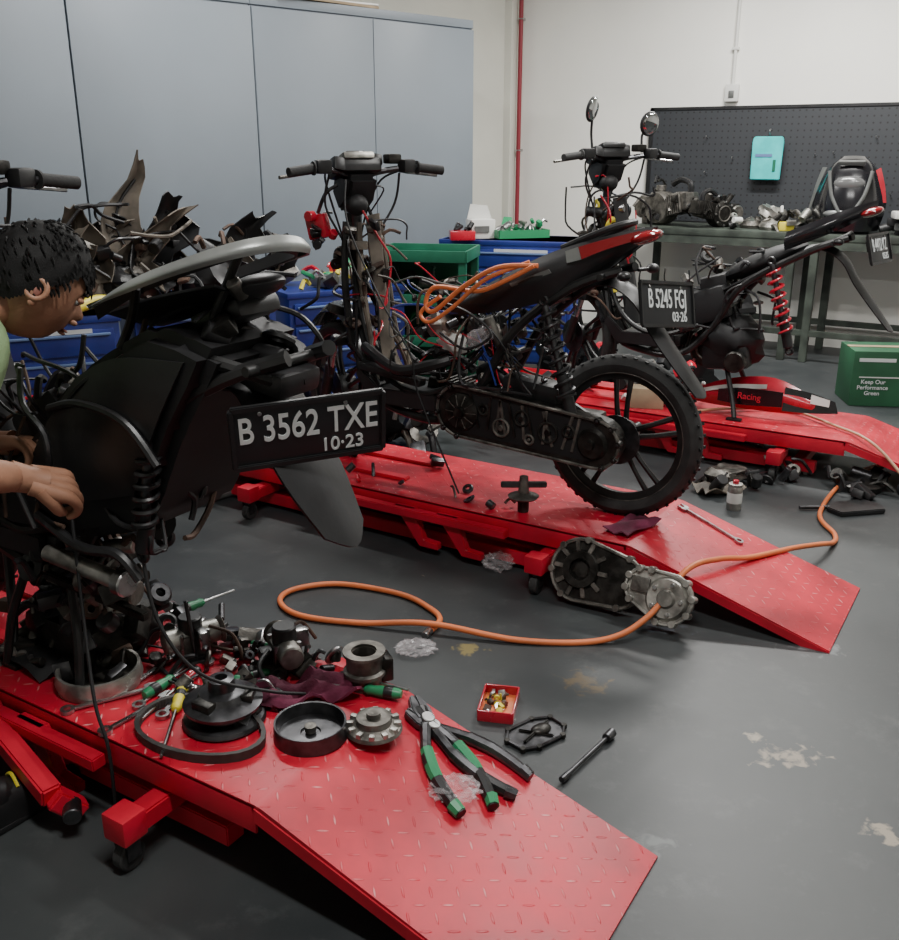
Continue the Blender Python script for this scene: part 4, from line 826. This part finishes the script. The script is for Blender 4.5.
# ------------------------------------------------------------------ mechanic
def skinmesh(verts,edges,rads,sub=2):
    me=bpy.data.meshes.new('sk'); me.from_pydata(verts,edges,[]); ob=bpy.data.objects.new('sk',me); bpy.context.scene.collection.objects.link(ob)
    md=ob.modifiers.new('s','SKIN'); md.use_smooth_shade=True
    for i,r in enumerate(rads):
        sv=me.skin_vertices[0].data[i]; sv.radius=r if isinstance(r,tuple) else (r,r); sv.use_root=(i==0)
    m2=ob.modifiers.new('u','SUBSURF'); m2.levels=sub; m2.render_levels=sub
    dg=bpy.context.evaluated_depsgraph_get(); out=bpy.data.meshes.new_from_object(ob.evaluated_get(dg)); bpy.data.objects.remove(ob); return out
bv=[(-1.33,1.58,.88),(-1.20,1.63,.97),(-1.03,1.70,1.03),(-.890,1.745,1.070),(-.845,1.785,1.110),
    (-.885,1.60,1.03),(-1.00,1.555,.885),(-.825,1.745,.795),
    (-.98,1.93,1.05),(-1.11,2.02,.84),(-1.00,2.02,.78),
    (-1.34,1.50,.80),(-1.14,1.56,.46),(-1.02,1.68,.10),(-.955,1.78,.045),
    (-1.44,1.66,.80),(-1.36,1.74,.44),(-1.46,1.70,.10),(-1.37,1.78,.045)]
be=[(0,1),(1,2),(2,3),(3,4),(2,5),(5,6),(6,7),(2,8),(8,9),(9,10),(0,11),(11,12),(12,13),(13,14),(0,15),(15,16),(16,17),(17,18)]
br=[.14,.135,.155,.125,.060,.085,.052,.031,.075,.047,.029,.095,.06,.042,.04,.095,.06,.042,.04]
seg_m={0:(1,1),1:(0,0),2:(0,0),3:(0,2,.72),4:(0,0),5:(0,2,.55),6:(2,2),7:(0,0),8:(0,2,.62),9:(2,2),10:(1,1),11:(1,1),12:(1,1),13:(3,3),14:(1,1),15:(1,1),16:(1,1),17:(3,3)}
me=skinmesh(bv,be,br)
for m in (SHIRT,PANTS,SKIN,BLK): me.materials.append(m)
for p in me.polygons:
    c=p.center; best=None
    for i,(a,d) in enumerate(be):
        A=V(bv[a]);C=V(bv[d]); t=max(0,min(1,(c-A).dot(C-A)/(C-A).length_squared)); dist=(c-(A+(C-A)*t)).length-(br[a]*(1-t)+br[d]*t)
        if best is None or dist<best[0]: best=(dist,i,t)
    sm=seg_m[best[1]]; mi=sm[0]
    if len(sm)>2 and best[2]>sm[2]: mi=sm[1]
    p.material_index=mi; p.use_smooth=True
man=bpy.data.objects.new('man_mechanic',me); bpy.context.scene.collection.objects.link(man)
def head():
    b=B(); bm=bmesh.new(); bmesh.ops.create_uvsphere(bm,u_segments=64,v_segments=48,radius=1)
    for v in bm.verts:
        d=v.co.copy(); x,y,z=d
        r=V((.098*x,.077*y,.118*z))
        if z<0:
            k=-z; r.y*=1-.28*k*k; 
            if x<0: r.x*=1-.35*k
            r.x+=.012*k*max(0,x)
        fx=max(0,x)
        r.x+=.024*math.exp(-((y/.16)**2))*math.exp(-(((z+.12)/.16)**2))*fx
        r.x-=.011*math.exp(-(((abs(y)-.38)/.18)**2))*math.exp(-(((z-.08)/.13)**2))*fx
        r.x+=.007*math.exp(-(((z-.24)/.10)**2))*fx
        r.x+=.006*math.exp(-((y/.28)**2))*math.exp(-(((z+.45)/.09)**2))*fx
        r.x+=.008*math.exp(-((y/.3)**2))*math.exp(-(((z+.78)/.14)**2))*fx
        v.co=r
    b.bm(bm,SKIN)
    bm=bmesh.new(); bmesh.ops.create_uvsphere(bm,u_segments=110,v_segments=76,radius=1); dele=[]
    for v in bm.verts:
        x,y,z=v.co; lim=.36-.1*math.cos(y*3) if x>.5 else (.36-(.5-x)*.95 if x>.05 else -.10-(.05-x)*.75)
        n=noise.noise(V((x,y,z))*4)*.035+noise.noise(V((x*26,y*26,z*5)))*.007
        k=1.115+n
        if z<lim+.06*noise.noise(V((x,y,z))*14): dele.append(v)
        r=V((.100*x,.080*y,.119*z))*k
        if z<0 and x<0: r.x*=1+.25*z
        v.co=r
    bmesh.ops.delete(bm,geom=dele,context='VERTS'); b.bm(bm,HAIR)
    # short tufts of hair following the scalp
    for i in range(420):
        u=random.uniform(0,2*math.pi); z=random.uniform(-.25,.98); rr=math.sqrt(1-z*z); x=rr*math.cos(u); y=rr*math.sin(u)
        lim=.30 if x>.5 else (.30-(.5-x)*.95 if x>.05 else -.12-(.05-x)*.75)
        if z<lim+.03: continue
        p=V((.109*x,.087*y,.130*z)); nr=V((x,y,z)); dn=(V((.5,y*.6,-.5))-nr*nr.dot(V((.5,y*.6,-.5)))).normalized()
        L=random.uniform(.012,.024); b.tube([p-nr*.004,p+dn*L*.5+nr*.004,p+dn*L+nr*random.uniform(.0,.005)],[.0032,.0028,.0008],HAIR,4,2)
    for sg in (-1,1):
        b.torus((-.012,sg*.084,-.014),(-.45,sg*1,0),.020,.006,SKIN,18,8); b.ell((-.012,sg*.080,-.016),(.016,.006,.024),SKIN); b.ell((-.006,sg*.082,-.040),(.009,.006,.010),SKIN); b.ell((-.008,sg*.086,-.016),(.008,.003,.012),LIP)
        b.ell((.079,sg*.030,.008),(.010,.014,.007),EYE); b.ell((.087,sg*.030,.007),(.004,.006,.005),HAIR)
        b.ell((.087,sg*.032,.030),(.008,.020,.004),HAIR,(sg*-6,0,sg*-15)); b.ell((.086,sg*.030,.014),(.011,.018,.008),SKIN)
        b.ell((.106,sg*.012,-.032),(.009,.007,.006),SKIN)
    b.ell((.101,0,-.056),(.008,.018,.0035),LIP); b.ell((.0995,0,-.063),(.008,.015,.004),LIP)
    b.cyl((-.03,0,-.05),(-.07,0,-.12),.050,SKIN,.052,20)
    return b
hb_=head(); ho=hb_.obj('head',parent=man,ang=60)
fx=V((.64,.48,-.62)).normalized(); fy=V((0,0,1)).cross(fx).normalized(); fz=fx.cross(fy)
ho.matrix_local=M.Translation((-.80,1.850,1.160))@M(((fx.x,fy.x,fz.x,0),(fx.y,fy.y,fz.y,0),(fx.z,fy.z,fz.z,0),(0,0,0,1)))@M.Scale(.93,4)
def hand(name,wr,dr,pn,side,curl=.5,yaw=0):
    b=B(); wr=V(wr);d=V(dr).normalized();n=V(pn); n=(n-d*n.dot(d)).normalized(); s=d.cross(n).normalized()*side
    b.tube([wr-d*.04,wr,wr+d*.03],[.031,.027,.028],SKIN,14,4)
    Ls=[.068,.076,.072,.058]
    for i in range(4):
        off=(i-1.5)*.019; k=wr+d*(.078-.004*abs(i-1))+s*off; L=Ls[i]; a=curl*(.85+.12*i); p=k; pts=[wr+s*off*.55,wr+d*.045+s*off*.85,k]
        for j,f in enumerate((.45,.32,.23)):
            a2=a*(j+1)*.72; p=p+(d*math.cos(a2)+n*math.sin(a2))*L*f; pts.append(p)
        b.tube(pts,[.019,.0165,.0125,.0102,.0090,.0068],SKIN,12,4); b.ell(pts[-1],(.0068,.0068,.0068),SKIN,seg=10)
    t0=wr+d*.02-s*.022; t1=wr+d*.045-s*.036+n*.014; t2=wr+d*.065-s*.036+n*.034; t3=wr+d*.078-s*.026+n*.048
    b.tube([t0,t1,t2,t3],[.018,.0135,.0112,.0085],SKIN,12,4); b.ell(t3,(.0085,.0085,.0085),SKIN,seg=10)
    b.obj(name,parent=man)
hand('hand_right',(-.818,1.752,.790),(.78,.50,-.38),(-.1,.5,-.85),1,1.15)
hand('hand_left',(-.99,2.015,.785),(.9,-.3,.1),(.1,-.3,-.95),-1,.7)
b=B()
for (x,y,a) in ((-.965,1.76,55),(-1.39,1.76,55)):
    T=M.Translation((x,y,0))@M.Rotation(rad(a),4,'Z'); b.T=T
    b.grid([[( -.11,-.035,.012),(-.02,-.04,.012),(.08,-.045,.012),(.15,-.02,.012)],[(-.12,-.03,.06),(-.02,-.036,.075),(.08,-.04,.05),(.155,-.018,.03)],[(-.11,0,.10),(-.02,0,.10),(.07,0,.068),(.15,0,.042)],[(-.12,.03,.06),(-.02,.036,.075),(.08,.04,.05),(.155,.018,.03)],[(-.11,.035,.012),(-.02,.04,.012),(.08,.045,.012),(.15,.02,.012)]],BLK,.004,4)
    b.box((.02,0,.008),(.27,.085,.016),BLKM,bev=.007)
    for k in range(4): b.tube([(.0+k*.022,-.03,.085-k*.010),(.005+k*.022,0,.103-k*.010),(.01+k*.022,.03,.085-k*.010)],.004,YEL,6,3)
b.T=M.Identity(4); b.obj('shoes',parent=man)

# ------------------------------------------------------------------ lights
def tubelight(name,s,n,e):
    b=B(); b.box((0,0,0),(1.3,.16,.04),WHITE,bev=.006); b.cyl((-.6,-.04,-.035),(.6,-.04,-.035),.014,TUBEL); b.cyl((-.6,.04,-.035),(.6,.04,-.035),.014,TUBEL)
    o=b.obj(name,W(s,n,H-.03),AX)
    l=bpy.data.lights.new('lamp','AREA'); l.shape='RECTANGLE'; l.size=1.25; l.size_y=.2; l.energy=e; l.color=(1.0,.985,.95)
    lo=bpy.data.objects.new('ceiling_lamp_light',l); bpy.context.scene.collection.objects.link(lo); lo.parent=o; lo.location=(0,0,-.07)
tubelight('ceiling_lamp',1.4,5.8,168); tubelight('ceiling_lamp',.2,3.8,72); tubelight('ceiling_lamp',3.0,3.4,70); tubelight('ceiling_lamp',.4,.8,68)
w=bpy.data.worlds.new('w'); w.use_nodes=True; w.node_tree.nodes['Background'].inputs[0].default_value=(.8,.85,.9,1); w.node_tree.nodes['Background'].inputs[1].default_value=.12
bpy.context.scene.world=w
# ------------------------------------------------------------------ camera
cd=bpy.data.cameras.new('camera'); cd.sensor_fit='HORIZONTAL'; cd.sensor_width=36; cd.lens=950/899*36; cd.clip_start=.05
co=bpy.data.objects.new('camera',cd); bpy.context.scene.collection.objects.link(co); co.location=(0,0,1.4); co.rotation_euler=(rad(90-18.6),0,0)
bpy.context.scene.camera=co
# align the whole workshop with the world axes (lifts run along X)
Rz=M.Rotation(-AX,4,'Z')
for o in bpy.context.scene.objects:
    if o.parent is None: o.matrix_basis=Rz@o.matrix_basis
